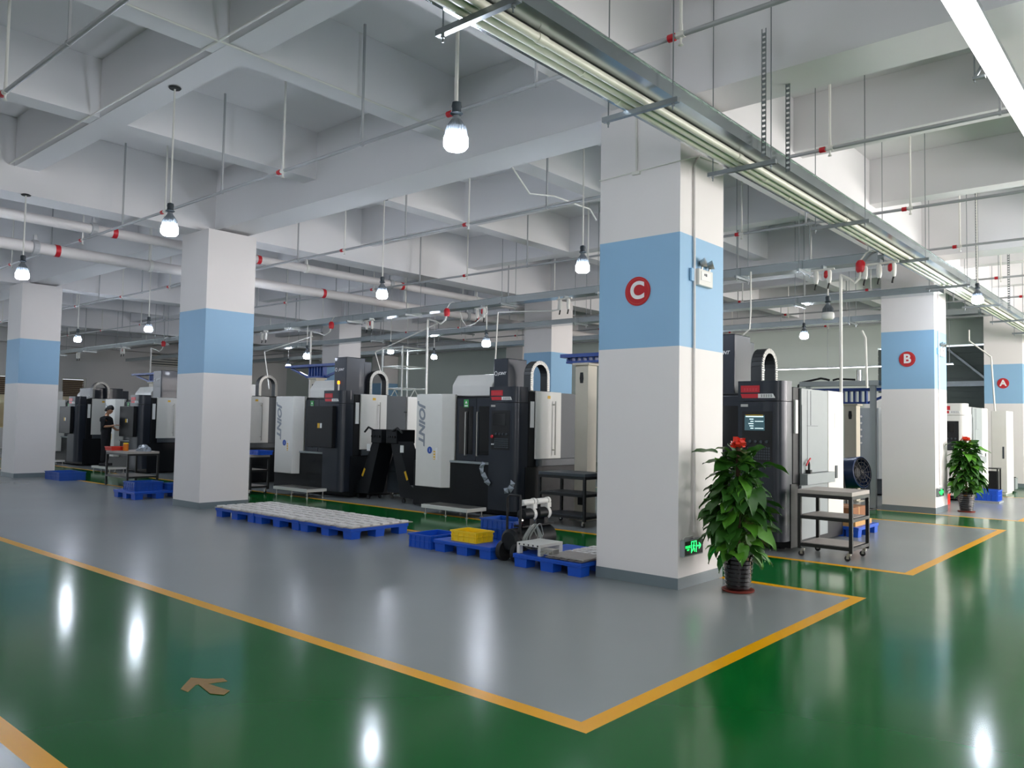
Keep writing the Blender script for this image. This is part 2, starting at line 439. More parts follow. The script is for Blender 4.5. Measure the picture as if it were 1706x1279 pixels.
def sprinkler(x, z, y0, y1, fits, label, r=0.021, red=True):
    t = thing('sprinkler_pipe', label, 'pipe', (x, 0, z))
    MB().tube([(0, y0, 0), (0, y1, 0)], r, 10).build('pipe', M_GPIPE, t, smooth=True)
    for i, y in enumerate(fits):
        MB().tube([(0, y+0.015, 0), (0, y+0.075, 0)], r+0.010, 12).build('red_coupling', M_RED, t, smooth=True, label='red coupling ring')
        MB().tube([(0, y-0.07, 0), (0, y, 0)], r+0.007, 12).tube([(0, y-0.035, 0.02), (0, y-0.035, 0.09)], r*0.8, 10).lathe([(0.009,-0.09),(0.022,-0.085),(0.009,-0.06),(0.012,-0.02)], c=(0,y-0.035,0), n=10).build('tee_with_head', M_WPVC, t)
        MB().tube([(0, y-0.035, 0.09), (0, y-0.035, 1.38)], 0.014, 8).build('riser', M_WPVC, t)
        ym = y+1.45
        if ym < y1-0.2: MB().bar((0.0, ym, 0.0), (0.0, ym, 1.38), 0.022).tube([(0, ym-0.012, 0), (0, ym+0.012, 0)], r+0.008, 12).build('hanger', M_GPIPE, t)
    return t
FY_ = lambda a, b: [y for y in (-7.0, -3.9, -0.78, 1.75, 4.80, 7.95, 11.05, 14.7, 17.3, 20.3, 23.4, 26.6, 29.7, 33.0) if a <= y <= b]
sprinkler(-4.54, 4.7, -8.8, 30, FY_(-5, 28), 'grey sprinkler pipe crossing the top left corner of the ceiling')
sprinkler(-1.47, 4.7, -8.8, 30, FY_(-5, 28), 'long grey sprinkler pipe passing behind the largest lit bulb')
sprinkler(1.87, 4.7, -8.8, 34, FY_(-5, 32), 'grey sprinkler pipe behind pillar C running over the green machine aisle')
sprinkler(5.08, 4.72, -8.8, 36, FY_(-5, 32), 'grey sprinkler pipe directly over the front machine row')
sprinkler(8.10, 4.72, -8.8, 36, FY_(-5, 32), 'grey sprinkler pipe over the back of the machine row')
sprinkler(11.70, 4.72, -8.8, 36, FY_(-5, 20), 'grey sprinkler pipe beyond pillar B')
sprinkler(14.60, 4.72, -8.8, 36, FY_(-5, 20), 'grey sprinkler pipe over the rear white machines')
sprinkler(17.70, 4.72, -8.8, 36, FY_(-5, 14), 'farthest grey sprinkler pipe near the far wall')

def fat_pipe(y, z, r, x0, x1, reds, clamps, label):
    t = thing('fire_pipe', label, 'pipe', (0, y, z))
    MB().tube([(x0, 0, 0), (x1, 0, 0)], r, 20).build('pipe', M_PIPE, t, smooth=True)
    for x in reds: MB().tube([(x-0.04, 0, 0), (x+0.04, 0, 0)], r+0.006, 20).build('red_band', M_RED, t, smooth=True, label='red tape band')
    for x in clamps:
        h = (5.35 if True else 6.1)-z
        MB().bar((x, 0.0, r+0.01), (x, 0.0, 6.1-z), 0.07, 0.03).tube([(x-0.03, 0, 0), (x+0.03, 0, 0)], r+0.014, 20).build('hanger_clamp', M_WPVC, t)
    for x in (reds[0]-0.35, reds[-1]-0.35):
        MB().lathe([(r+0.02, x-0.05), (r+0.03, x-0.04), (r+0.03, x+0.04), (r+0.02, x+0.05)], n=18, axis='x').bar((x, 0, r), (x, 0, r+0.12), 0.05).build('coupling', M_GPIPE, t)
fat_pipe(10.62, 4.83, 0.085, XN+0.1, 16.0, [-1.1, 1.75, 5.6], [-4.2, 2.9, 8.2], 'upper thick white pipe hung under the beam behind the pallet pillar')
fat_pipe(11.40, 4.50, 0.102, XN+0.1, 16.0, [-1.75, 3.9, 9.0], [-4.0, -0.1, 1.5, 6.4], 'lower thick white pipe running past the pallet pillar')

def tray(axis, c, z, a0, a1, w, h, label, struts, pipes=0, side='rail'):
    t = thing('cable_tray', label, 'cable tray', (0, 0, z))
    def P(a, b, q): return (a, c+b, q) if axis == 'x' else (c+b, a, q)
    b = MB(); f = 0.004
    for lo, hi, z0, z1 in ((-w/2, w/2, 0, f), (-w/2, -w/2+f, f, h), (w/2-f, w/2, f, h)):
        p, q = P(a0, lo, z0), P(a1, hi, z1); b.box(*p, *q)
    for e in (-1, 1):   # rolled lips
        p, q = P(a0, e*(w/2)-0.012, h), P(a1, e*(w/2)+0.012, h+0.006); b.box(*p, *q)
    b.build('channel', M_GALV, t)
    for i in range(pipes):
        m = MB(); yy = -0.058+0.078*i
        seg = a0
        m.tube([P(a0, yy, -0.038), P(a1, yy, -0.038)], 0.031, 12)
        while seg < a1:
            m.tube([P(seg, yy, -0.038), P(min(a1, seg+0.09), yy, -0.038)], 0.036, 12); seg += 3.0+0.2*i
        m.build('white_conduit', M_CABL, t, smooth=True)
    if pipes:
        m = MB(); p, q = P(a0, 0.115, -0.022), P(a1, 0.135, -0.001); m.box(*p, *q); m.build('edge_angle', M_STRUT, t)
    lo_ = -0.072 if pipes else -0.003
    for s in struts:
        k = MB(); k.bar(P(s, -w/2-0.12, lo_-0.021), P(s, w/2+0.12, lo_-0.021), 0.042, 0.041)
        k.build('strut_bracket', M_STRUT, t)
        k = MB()
        for e in (-1, 1):
            k.tube([P(s, e*(w/2+0.07), lo_-0.09), P(s, e*(w/2+0.07), 6.1-z)], 0.006, 6)
            k.tube([P(s, e*(w/2+0.07), lo_-0.062), P(s, e*(w/2+0.07), lo_-0.044)], 0.013, 6)
        k.build('threaded_rods', M_STRUT, t)
    return t
tray('x', -0.54, 4.2, -12.0, 20.4, 0.46, 0.115, 'wide galvanised cable tray with white conduits crossing in front of pillar C',
     [-11, -8.2, -5.6, -3.52, -1.63, 0.22, 3.0, 5.77, 8.5, 11.3, 14.1, 16.9, 19.4], pipes=3)
# perforated steel angles beside the near tray
for x, zt in ((0.62, 5.34), (0.05, 5.34), (9.3, 6.1), (12.4, 6.1)):
    m = MB(); zz = 4.12
    while zz < zt-0.03:
        m.box(x, -0.86, zz, x+0.005, -0.82, zz+0.028); zz += 0.05
    for a in (-0.864, -0.826): m.box(x, a, 4.12, x+0.005, a+0.008, zt)
    tag(m.build('perforated_angle', M_STRUT), 'perforated steel hanger angle beside the wide tray, %s' % {0.62: 'right one near pillar C', 0.05: 'left one near pillar C', 9.3: 'left one toward pillar B', 12.4: 'farthest toward pillar A'}[x], 'hanger')
tray('y', 5.62, 4.11, -0.26, 34, 0.30, 0.13, 'galvanised tray carrying power plugs above the machine row',
     [0.9, 1.95, 4.75, 7.2, 10.2, 12.4, 15.2, 17.6, 20.3, 23, 26, 29, 32])
tray('y', 9.30, 4.14, -0.26, 34, 0.34, 0.12, 'galvanised tray passing across the front of pillar B', [2.4, 5, 8, 12, 16, 20, 24, 28])
tray('y', 12.6, 4.12, -0.26, 34, 0.34, 0.12, 'distant galvanised tray beyond pillar B', [2.4, 6, 12, 18, 24])

# linear lamp at upper right
t = thing('linear_lamp', 'continuous glowing linear ceiling lamp at upper right', 'lamp', (0, -2.78, 4.3))
MB().box(-9.5, -0.055, 0.03, 14.0, 0.085, 0.125).build('housing', M_GALV, t)
x = -9.5; 
while x < 13.9:
    MB().box(x+0.006, -0.075, -0.012, x+1.354, 0.075, 0.029).build('diffuser', M_STRIP, t); x += 1.36
for x in (-7.6, -5.0, -2.3, -0.2, 2.6, 5.3, 8.0, 10.8, 13.5):
    MB().box(x, 0.086, -0.02, x+0.04, 0.17, 0.0).bar((x+0.02, 0.16, -0.01), (x+0.02, 0.09, 0.11), 0.02).tube([(x+0.02, 0.16, -0.04), (x+0.02, 0.16, 1.8 if abs(x+2.3) > .2 else 1.04)], 0.006, 6).build('bracket', M_STRUT, t)
t = thing('linear_lamp', 'thin distant bright linear lamp in front of the far wall', 'lamp', (18.9, 0, 3.5))
MB().box(-0.03, 1.6, 0.021, 0.03, 9.0, 0.05).build('housing', M_GALV, t)
MB().box(-0.015, 1.6, 0.0, 0.015, 9.0, 0.02).build('diffuser', M_STRIP, t)
for y in (1.7, 5.2, 8.9): MB().tube([(0, y, 0.051), (0, y, 2.60)], 0.008, 6).build('rod', M_STRUT, t)

# power plug drops on the machine tray
TX, TZ = 5.40, 4.10
def plug_pair(y, label, red=False, n=2):
    t = thing('power_plug_drop', label, 'socket', (TX, y, TZ))
    MB().tube([(0, -0.18*n/2, -0.055), (0, 0.18*n/2, -0.055)], 0.018, 8).build('rail', M_WPVC, t)
    MB().box(-0.02, -0.02, -0.04, 0.12, 0.02, 0.0095).build('mounting_bracket', M_STRUT, t)
    for k in range(n):
        yy = (k-(n-1)/2)*0.2
        MB().lathe([(0.024,-0.27),(0.036,-0.22),(0.040,-0.10),(0.026,-0.07)], c=(0,yy,0), n=14).build('socket_body', M_WPVC, t, smooth=True)
        MB().tube([(0,yy,-0.27),(0.01,yy+0.015,-0.31),(0.0,yy+0.02,-0.36)], 0.014, 8).build('plug_tail', M_DRK, t)
        if red and k == 0: MB().lathe([(0.03,-0.19),(0.045,-0.17),(0.045,-0.10),(0.03,-0.08)], c=(0,yy+0.035,0), n=14).build('red_cap', M_RED, t, smooth=True)
def drop_pipe(y, ypipe, zb, label, r=0.024, r2=0.020):
    t = thing('drop_conduit', label, 'conduit', (TX-0.02, ypipe, 0))
    dy = y-ypipe
    MB().tube([(0, dy+0.02, 3.98), (0, dy*0.9, 3.86), (0, dy*0.68, 3.79), (0, dy*0.4, 3.86), (0, 0, 3.93)], r2, 10).tube([(0,0,3.94),(0,0,zb)], r, 10).build('pipe', M_WPVC, t, smooth=True)
    MB().lathe([(0.05,-0.09),(0.068,-0.05),(0.068,0.05),(0.04,0.09)], c=(0, dy+0.02, 4.03), n=14).build('red_connector', M_RED, t, smooth=True)
    MB().tube([(0,dy+0.02,4.12),(0.0,dy-0.06,4.22),(0.03,dy-0.14,4.26),(0.05,dy-0.16,4.24)], 0.012, 8).build('feed_cable', M_WPVC, t, smooth=True)
drop_pipe(-0.06, 0.25, 2.12, 'thick white drop pipe with red connector between pillars C and B')
drop_pipe(8.80, 9.44, 2.12, 'white drop pipe with red connector left of the nearest hood')
drop_pipe(13.05, 13.95, 2.12, 'white drop pipe with red connector behind the blue arm')
drop_pipe(17.6, 18.6, 2.1, 'white drop pipe with red connector at left, above the worker')
drop_pipe(22.3, 23.2, 2.1, 'distant white drop pipe far left')
plug_pair(0.53, 'white plug pair with red cap above the unlit bulb', True)
plug_pair(-0.30, 'cluster of three white plugs beside the red connector near pillar B', True, 3)
plug_pair(5.55, 'white plug pair in front of the pillar behind the nearest tower')
plug_pair(7.80, 'white plug pair with red cap over the nearest machine', True)
plug_pair(11.55, 'white plug pair with red cap over the second machine', True)
plug_pair(16.25, 'white plug pair beside the pallet pillar')
plug_pair(20.6, 'far plug pair left of the pallet pillar', True)
plug_pair(25.5, 'far plug pair over the worker', True)
plug_pair(29.5, 'farthest plug pair at left')
def hose(pts, r, label, m=M_WPVC, name='air_hose', cat='hose'):
    tag(MB().tube(pts, r, 8).build(name, m, smooth=True), label, cat)
hose([(TX,13.9,3.80),(TX,16.2,3.49),(TX,15.9,2.42)], 0.016, 'thin white hose bent down to the cable chain beside the pallet pillar')
hose([(TX,9.15,3.80),(TX,11.3,3.25),(TX,10.95,2.50)], 0.016, 'thin white hose slanting from the tray to the second cable chain')
hose([(TX,5.68,4.10),(TX,5.70,3.84),(TX,5.85,3.83),(TX,7.30,3.92),(TX,7.38,2.4)], 0.018, 'white hose running level then down behind the nearest tower')
hose([(TX,1.70,4.15),(TX,1.70,3.5),(TX,1.72,3.2),(TX,2.1,2.9),(TX,2.25,2.2)], 0.013, 'thin white hose behind the tower right of pillar C')
hose([(TX,-0.05,3.06),(TX,-0.10,2.95),(TX,-0.12,2.2)], 0.018, 'white hose falling beside pillar B left edge')
hose([(TX,7.6,3.95),(TX-0.02,7.95,3.72),(TX-0.02,8.2,3.68),(TX,8.35,3.82),(TX,8.42,4.0)], 0.012, 'looped white cable hanging under the machine tray')
hose([(17.2,0.85,4.3),(17.2,0.85,4.0),(17.2,0.34,3.55),(17.2,0.26,2.0),(17.2,0.24,0.002)], 0.022, 'thin white conduit dropping in front of pillar A', name='drop_conduit', cat='conduit')
# conduits on beams near the top left
hose([(-3.1,-6.0,5.336),(-3.1,9.5,5.336)], 0.013, 'thin white conduit along the underside of the left secondary beam', name='conduit', cat='conduit')
hose([(-9.0,3.42,5.336),(-2.9,3.42,5.336),(0.2,3.42,5.336)], 0.013, 'thin white conduit crossing under the beam at top left', name='conduit', cat='conduit')
hose([(1.0,3.30,5.3),(1.6,3.30,4.86),(1.9,3.1,4.86),(2.8,3.1,4.86),(2.9,3.05,4.70)], 0.012, 'bent thin conduit under the beam right of the largest lit bulb', name='conduit', cat='conduit')

# pillar fittings
def pillar_fittings(cx, cy, which):
    hose([(cx+0.30,cy-0.016,0.53),(cx+0.28,cy-0.016,2.0),(cx+0.26,cy-0.016,4.25),(cx+0.36,cy-0.016,4.38),(cx+0.80,cy-0.016,4.42)], 0.013, 'thin conduit running up the bright side of pillar %s' % which, M_COLW, 'conduit', 'conduit')
    t = thing('emergency_light', 'white twin-head emergency light on the side of pillar %s' % which, 'emergency light', (cx, cy, 0))
    MB().box(0.19,-0.03,3.06,0.245,-0.002,3.19).build('junction_box', M_COLB, t, bevel=0.004)
    MB().box(0.30,-0.055,3.03,0.60,-0.002,3.20).build('body', M_IVORY, t, bevel=0.008)
    MB().box(0.34,-0.060,3.085,0.54,-0.056,3.175).build('label_plate', M_WHP, t)
    MB().box(0.40,-0.0625,3.135,0.42,-0.0605,3.155).box(0.43,-0.0625,3.13,0.455,-0.0605,3.158).build('marking', M_DGRY, t)
    for x, a in ((0.40, 0.2), (0.56, 0.35)):
        h = MB().tube([(x,-0.03,3.20),(x,-0.035,3.235)], 0.010, 8)
        d = Vector((math.sin(a), -0.75, 0.25)).normalized(); p = Vector((x, -0.04, 3.265))
        h.tube([p-d*0.03, p-d*0.02, p+d*0.03, p+d*0.035], [0.015, 0.035, 0.048, 0.050], 16)
        h.build('lamp_head', M_STEEL, t, smooth=True)
    t = thing('exit_sign', 'black sign with green running man and arrow low on pillar %s' % which, 'sign', (cx, cy, 0))
    MB().box(0.035,-0.05,0.315,0.42,-0.001,0.475).build('housing', M_MGRY, t, bevel=0.004)
    MB().box(0.048,-0.053,0.328,0.408,-0.0505,0.462).build('face', M_DRK, t)
    G = mat('exit_green_lit', '20e060', 0.4, emit='20e860', es=2.2)
    g = MB()
    def q(x0, z0, x1, z1): g.box(x0,-0.0555,z0,x1,-0.0535,z1)
    q(0.165,0.345,0.175,0.450); q(0.165,0.450,0.275,0.458); q(0.265,0.345,0.275,0.449)           # door frame
    g.tube([(0.222,-0.0545,0.437),(0.222,-0.0535,0.437)], 0.009, 12)                            # head
    for a, b, w in (((0.220,0.426),(0.212,0.392),0.016), ((0.212,0.394),(0.238,0.378),0.011), ((0.238,0.378),(0.236,0.352),0.010), ((0.211,0.392),(0.196,0.370),0.011),
                    ((0.196,0.370),(0.180,0.362),0.009), ((0.220,0.422),(0.243,0.408),0.008), ((0.218,0.424),(0.197,0.410),0.008)):
        g.bar((a[0],-0.0545,a[1]),(b[0],-0.0545,b[1]),w,0.002,upv=(0,1,0))
    q(0.285,0.398,0.350,0.410)
    g.bar((0.325,-0.0545,0.432),(0.362,-0.0545,0.404),0.012,0.002,upv=(0,1,0)); g.bar((0.325,-0.0545,0.376),(0.362,-0.0545,0.404),0.012,0.002,upv=(0,1,0))
    g.build('running_man_and_arrow', G, t)
    text('lettering', '安全出口', 0.030, (0.108,-0.0535,0.408), *FY, G, t, depth=0.0006)
    text('lettering', 'EXIT', 0.022, (0.108,-0.0535,0.380), *FY, G, t, depth=0.0006)
    MB().tube([(0.28,-0.02,0.475),(0.26,-0.02,0.50),(0.10,-0.015,0.50),(0.06,-0.015,0.48)], 0.008, 8).build('cable', M_WPVC, t, smooth=True)
pillar_fittings(0, 0, 'C')
pillar_fittings(XS_, 0, 'B')
hose([(-0.012,0.97,4.212),(-0.012,0.0,4.236),(-0.012,-0.012,4.236),(0.40,-0.012,4.39)], 0.008, 'thin conduit wrapped round the top of pillar C', name='conduit', cat='conduit')
tag(MB().tube([(-0.014,0.505,4.225),(-0.014,0.515,4.95)], 0.012, 8).box(-0.03,0.46,4.19,-0.001,0.55,4.225).build('conduit', M_WPVC), 'short vertical conduit on the upper face of pillar C', 'conduit')

# ---------------------------------------------------------------- machining centres
def rounded(x0, y0, x1, y1, r, n=6):
    """outline with the (x0,y0) corner rounded (the front corner nearest the camera)"""
    pts = [(x1, y0), (x1, y1), (x0, y1)]
    for i in range(n+1):
        a = PI + (PI/2)*i/n
        pts.append((x0+r+r*math.cos(a), y0+r+r*math.sin(a)))
    return pts
M_SCR = mat('screen_lit', '1d2a30', 0.2, emit='3c5a62', es=0.5)
M_SCRO = mat('screen_off', '0c0f12', 0.12)
M_GRNL = mat('green_label', '3f9a50', 0.5)
M_BLUL = mat('blue_label', '2350a8', 0.5)
M_YELL2 = mat('yellow_label', 'e0b020', 0.5)
M_CHAIN = mat('cable_chain', '3a3c3e', 0.45, 0.2)
M_LAMP_O = mat('beacon_orange_lit', 'ff8a20', 0.4, emit='ff7a10', es=4)
M_FILM = mat('crumpled_film', '8c949c', 0.25, 0.1, bump=0.3)
def screen_content(mb, x, y0, y1, z0, z1):
    h = z1-z0; w = y1-y0
    for i in range(5):
        mb.box(x-0.0012, y0+w*0.55, z0+h*(0.12+0.15*i), x, y0+w*(0.7+0.05*(i%3)), z0+h*(0.17+0.15*i))
    mb.box(x-0.0012, y0+w*0.06, z0+h*0.12, x, y0+w*0.48, z0+h*0.16)
    mb.box(x-0.0012, y0+w*0.06, z0+h*0.58, x, y0+w*0.48, z0+h*0.62)
    mb.box(x-0.0012, y0+w*0.06, z0+h*0.88, x, y0+w*0.94, z0+h*0.94)
def machine(X0, Y0, label, style='dark', side='white', tower=(0.6, 0.80, 2.74, 0.34, 0.52), arch=0.34, screen='off', cab=True,
            pendant=False, hood=True, fin='fin', logo=True, doors='closed', film=False, arch_x=0.66, beacon=False):
    t = thing('machining_center', label, 'machine', (X0, Y0, 0), group=None)
    white = style == 'white'
    body = M_IVORY if white else M_BLK
    # base and enclosure
    b = MB().box(0.24, 0.02, 0.035, 2.2, 2.78, 0.86)
    for x in (0.4, 1.2, 2.0):
        for y in (0.2, 1.4, 2.6): b.lathe([(0.05, 0), (0.05, 0.03), (0.02, 0.035), (0.02, 0.034)], c=(x, y, 0), n=12)
    b.build('base', M_BLK if not white else M_DGRY, t, bevel=0.01)
    MB().box(0.36, 0.66, 0.861, 1.68, 1.80, 2.06).box(0.31, 0.02, 0.861, 1.68, 0.659, 2.13).box(0.40, 1.801, 0.861, 1.68, 2.74, 2.08).build('enclosure', body if not white else M_IVORY, t, bevel=0.012)
    # sliding doors with windows
    for i, (a, c_) in enumerate(((1.24, 1.72), (0.70, 1.22))):
        if doors == 'open' and i == 1: continue
        d = MB().box(0.305-0.01*i, a, 0.90, 0.355, c_, 2.02).build('door', M_ANTH if not white else M_IVORY, t, bevel=0.008)
        MB().box(0.298-0.01*i, a+0.07, 1.02, 0.3045-0.01*i, c_-0.07, 1.88).build('window', M_GLASS, d)
        hy = a+0.22 if i == 0 else c_-0.05
        MB().tube([(0.30,hy,1.0),(0.262,hy,1.0),(0.262,hy,1.78),(0.30,hy,1.78)], 0.012, 8).build('handle', M_STEEL, d, smooth=True)
    if not white:
        MB().box(0.296, 1.42, 1.86, 0.2975, 1.54, 2.00).build('label_sheet', M_GRNL, t, label='green and white label on the door')
        m = MB(); m.prism([(1.45,1.93),(1.51,1.93),(1.48,1.98)], 0.2945, 0.2955, 'yz'); m.box(0.2945,1.44,1.875,0.2955,1.52,1.90); m.build('label_marking', M_WHP, t)
    MB().box(0.20, 0.68, 0.862, 0.30, 1.78, 0.90).build('sill', M_MGRY, t, bevel=0.004)
    if fin:
        f = MB().prism([(0.10, 1.90), (0.10, 2.58), (0.38, 2.62), (0.38, 1.79), (0.30, 1.76)], 0.40, 2.10, 'xy')
        fo = f.build('side_panel', M_IVORY if not white else M_MGRY, t, bevel=0.01, label='light grey front panel with large lettering')
        fo['label'] = 'light grey panel with large vertical lettering'
        if not white:
            text('lettering', 'JOINT', 0.215, (0.098, 2.43, 1.56), (0,0,-1), (0,-1,0), M_LETT, fo, depth=0.001, shear=0.25, bold=0.009, squash=1.28)
            MB().lathe([(0.065, -0.001), (0.065, -0.003)], c=(0.10, 2.20, 1.07), n=24, axis='x').build('round_sticker', M_BLUL, fo)
            text('mark', 'i', 0.09, (0.095, 2.20, 1.07), *FX, M_LETW, fo, depth=0.0005)
            m = MB(); m.box(0.0975, 2.05, 0.90, 0.0995, 2.10, 1.06); m.build('warning_labels', M_YELL2, fo)
            m = MB()
            for i in range(3): m.box(0.0960, 2.06, 0.912+i*0.05, 0.0970, 2.09, 0.935+i*0.05)
            m.box(0.0960, 1.99, 0.90, 0.0990, 2.045, 1.12); m.build('label_marks', M_WHP, fo)
        else:
            m = MB()
            for i in range(5):
                z = 1.25+i*0.16
                m.lathe([(0.06, -0.002), (0.06, -0.004)], c=(0.10, 2.30, z), n=6, axis='x')
            m.build('pattern', M_LETT, fo)
            m = MB()
            for i in range(5): m.lathe([(0.028, -0.0045), (0.028, -0.006)], c=(0.10, 2.30, 1.25+i*0.16), n=6, axis='x')
            m.build('pattern_centre', M_IVORY, fo)
    # control cabinet
    if cab:
        cb = MB().prism(rounded(0.0, 0.03, 0.30, 0.64, 0.13), 0.13, 1.93, 'xy').build('control_cabinet', M_ANTH if not white else M_IVORY, t, smooth=True)
        hd = MB().prism(rounded(0.0, 0.03, 0.30, 0.64, 0.13), 1.938, 2.20, 'xy')
        hd.build('cabinet_head', M_ANTH if not white else M_IVORY, t, smooth=True)
        py0, py1 = 0.17, 0.60
        xf = -0.004
        if pendant:
            pb = MB().box(-0.10, 0.20, 1.02, -0.002, 1.10, 1.88).build('pendant_box', M_BLK, t, bevel=0.01)
            MB().box(-0.103, 0.62, 1.42, -0.1005, 0.70, 1.52).build('label_plate', M_YELL2, pb)
            MB().box(-0.103, 0.55, 1.42, -0.1005, 0.61, 1.52).build('label_plate', M_WHP, pb)
        else:
            fr = MB().box(xf, py0, 1.14, -0.0005, py1-0.02, 1.80).build('control_face', M_DRK, t)
            MB().box(-0.007, 0.27, 1.55, xf-0.0003, 0.545, 1.75).build('screen', M_SCR if screen == 'on' else M_SCRO, fr)
            if screen == 'on':
                m = MB(); screen_content(m, -0.0075, 0.27, 0.545, 1.55, 1.75); m.build('screen_graphics', mat('screen_graphics', 'cfe6ea', 0.4, emit='bfe4ea', es=1.0), fr)
                MB().box(-0.0087, 0.29, 1.745, -0.0076, 0.53, 1.756).build('screen_title_bar', M_YELL2, fr)
            m = MB()
            for r in range(5):
                for c in range(10):
                    m.box(-0.009, 0.20+c*0.032, 1.17+r*0.035, xf-0.0003, 0.222+c*0.032, 1.195+r*0.035)
            m.build('key_panel', M_DGRY, fr)
            for c in range(4): MB().lathe([(0.020, -0.004), (0.018, -0.022)], c=(-0.0005, 0.24+c*0.075, 1.405), n=14, axis='x').build('dial', M_DGRY, fr)
            MB().lathe([(0.014, -0.004), (0.014, -0.02), (0.028, -0.022), (0.030, -0.034), (0.02, -0.042)], c=(-0.0005, 0.545, 1.36), n=18, axis='x').build('emergency_button', M_RED, fr, smooth=True)
            m = MB()
            for c in range(2): m.lathe([(0.012, -0.004), (0.010, -0.014)], c=(-0.0005, 0.53+0.035*c, 1.23), n=12, axis='x')
            m.build('push_buttons', M_WHP, fr)
            MB().box(-0.004, 0.50, 1.86, -0.0005, 0.60, 1.895).build('name_plate', M_STEEL, t)
        if logo:
            rp = MB().box(-0.006, 0.34, 2.05, -0.0005, 0.60, 2.14).build('red_plate', M_RED, t, label='red plate on the cabinet head')
            m = MB(); m.prism([(0.58,1.975),(0.36,1.975),(0.36,2.03),(0.60,2.03)], -0.0065, -0.0005, 'yz'); m.build('red_stripe', M_RED, t)
            m = MB(); m.prism([(0.36,1.975),(0.13,1.975),(0.16,2.03),(0.36,2.03)], -0.0065, -0.0005, 'yz'); m.build('white_plate', M_WHP, t, label='white slanted plate with dark characters')
            m = MB()
            for i in range(5):
                y = 0.32-i*0.032
                m.box(-0.0075, y-0.022, 1.988, -0.0067, y, 1.992).box(-0.0075, y-0.022, 2.002, -0.0067, y, 2.006).box(-0.0075, y-0.013, 1.985, -0.0067, y-0.009, 2.020).box(-0.0075, y-0.022, 2.014, -0.0067, y, 2.018)
            m.build('plate_characters', M_DRK, t)
            m = MB()
            for i in range(5):
                y = 0.56-i*0.04
                m.box(-0.0072, y-0.028, 2.075, -0.0062, y, 2.080).box(-0.0072, y-0.016, 2.07, -0.0062, y-0.012, 2.105).box(-0.0072, y-0.028, 2.098, -0.0062, y, 2.102)
            m.build('plate_relief', mat('dark_red_relief', 'd8505a', 0.4), t)
    # spindle tower
    if tower:
        tx, ty, tz, tw, tl = tower
        to = MB().box(tx, ty, 1.9, tx+tl, ty+tw, tz).build('spindle_tower', M_ANTH if not white else M_IVORY, t, bevel=0.015)
        MB().box(tx+tl+0.001, ty+0.03, 1.9, tx+tl+0.20, ty+tw-0.02, tz-0.07).build('tower_rear', M_ANTH if not white else M_IVORY, to, bevel=0.01)
        if not white:
            text('lettering', 'JOINT', 0.068, (tx-0.002, ty+tw*0.42, tz-0.27), *FX, M_LETW, to, depth=0.001, shear=0.25, bold=0.002)
            rg = MB()
            for k in range(20):
                a, a2 = 2*PI*k/20, 2*PI*(k+1)/20
                cy, cz = ty+tw*0.84, tz-0.265
                rg.bar((tx-0.002, cy+0.030*math.cos(a), cz+0.036*math.sin(a)), (tx-0.002, cy+0.030*math.cos(a2), cz+0.036*math.sin(a2)), 0.012, 0.002, upv=(1,0,0))
            rg.build('ring_emblem', M_LETW, to)
    # cable chain arch
    if arch is not None:
        ax0, ax1, az = arch_x, arch_x+0.46, 2.14
        m = MB(); rr = (ax1-ax0)/2; cx = (ax0+ax1)/2; zt = az+0.52-rr
        path = [(ax0, az), (ax0, zt)] + [(cx-rr*math.cos(PI*k/12), zt+rr*math.sin(PI*k/12)) for k in range(1, 12)] + [(ax1, zt), (ax1, az)]
        for k in range(len(path)-1):
            a, c = path[k], path[k+1]
            m.bar((a[0], arch, a[1]), (c[0], arch, c[1]), 0.15, 0.06, upv=(0,0,1) if abs(c[0]-a[0]) > 1e-4 else (1,0,0))
        ch = m.build('cable_chain', M_CHAIN, t)
        m = MB()
        for k in range(len(path)-1):
            a, c = Vector((path[k][0], arch-0.083, path[k][1])), Vector((path[k+1][0], arch-0.083, path[k+1][1]))
            d = (c-a); n = max(1, int(d.length/0.03)); e = d.normalized()
            for i in range(n):
                p = a + d*((i+0.5)/n)
                m.bar(p-e*0.011, p+e*0.011, 0.014, 0.066, upv=(e.z, 0, -e.x))
        m.build('chain_links', mat('chain_rim', '9c9c98', 0.35, 0.7), ch)
        MB().box(ax0-0.10, arch-0.1, 2.131, ax1+0.06, arch+0.1, 2.16).build('chain_tray', M_DRK, t)
    if hood:
        MB().prism([(0.92, 2.085), (0.92, 2.30), (1.06, 2.50), (1.7, 2.50), (1.7, 2.085)], 1.42, 2.48, 'xz').build('magazine_cover', M_IVORY, t, bevel=0.02, label='white hood over the tool magazine')
    # side: ivory maintenance door, dark panel, rear cabinet
    if side == 'white':
        sdr = MB().box(0.46, -0.018, 0.99, 1.15, 0.018, 2.14).build('side_door', M_IVORY, t, bevel=0.006, label='ivory side door')
        MB().tube([(0.92,-0.018,1.92),(0.92,-0.06,1.92)], 0.010, 8).tube([(0.92,-0.018,1.14),(0.92,-0.06,1.14)], 0.010, 8).tube([(0.93,-0.062,1.05),(0.93,-0.062,1.98)], 0.011, 8).build('handle', M_STEEL, sdr)
        MB().box(0.76,-0.0205,2.02,0.84,-0.0185,2.07).build('label_plate', M_YELL2, sdr)
        MB().box(1.152, 0.0, 0.99, 1.70, 0.018, 2.13).build('side_panel_dark', M_DGRY, t, label='dark grey side panel')
        m = MB()
        for z in (1.25, 1.78): m.box(1.66,-0.02,z,1.72,-0.001,z+0.02)
        m.build('latches', M_DRK, t)
        MB().box(0.50, -0.03, 0.865, 1.74, 0.018, 0.985).build('drip_ledge', M_DGRY, t, bevel=0.006)
        MB().box(1.74, -0.02, 0.78, 2.12, 1.0, 2.13).build('rear_cabinet', M_IVORY, t, bevel=0.012, label='ivory rear cabinet')
    else:
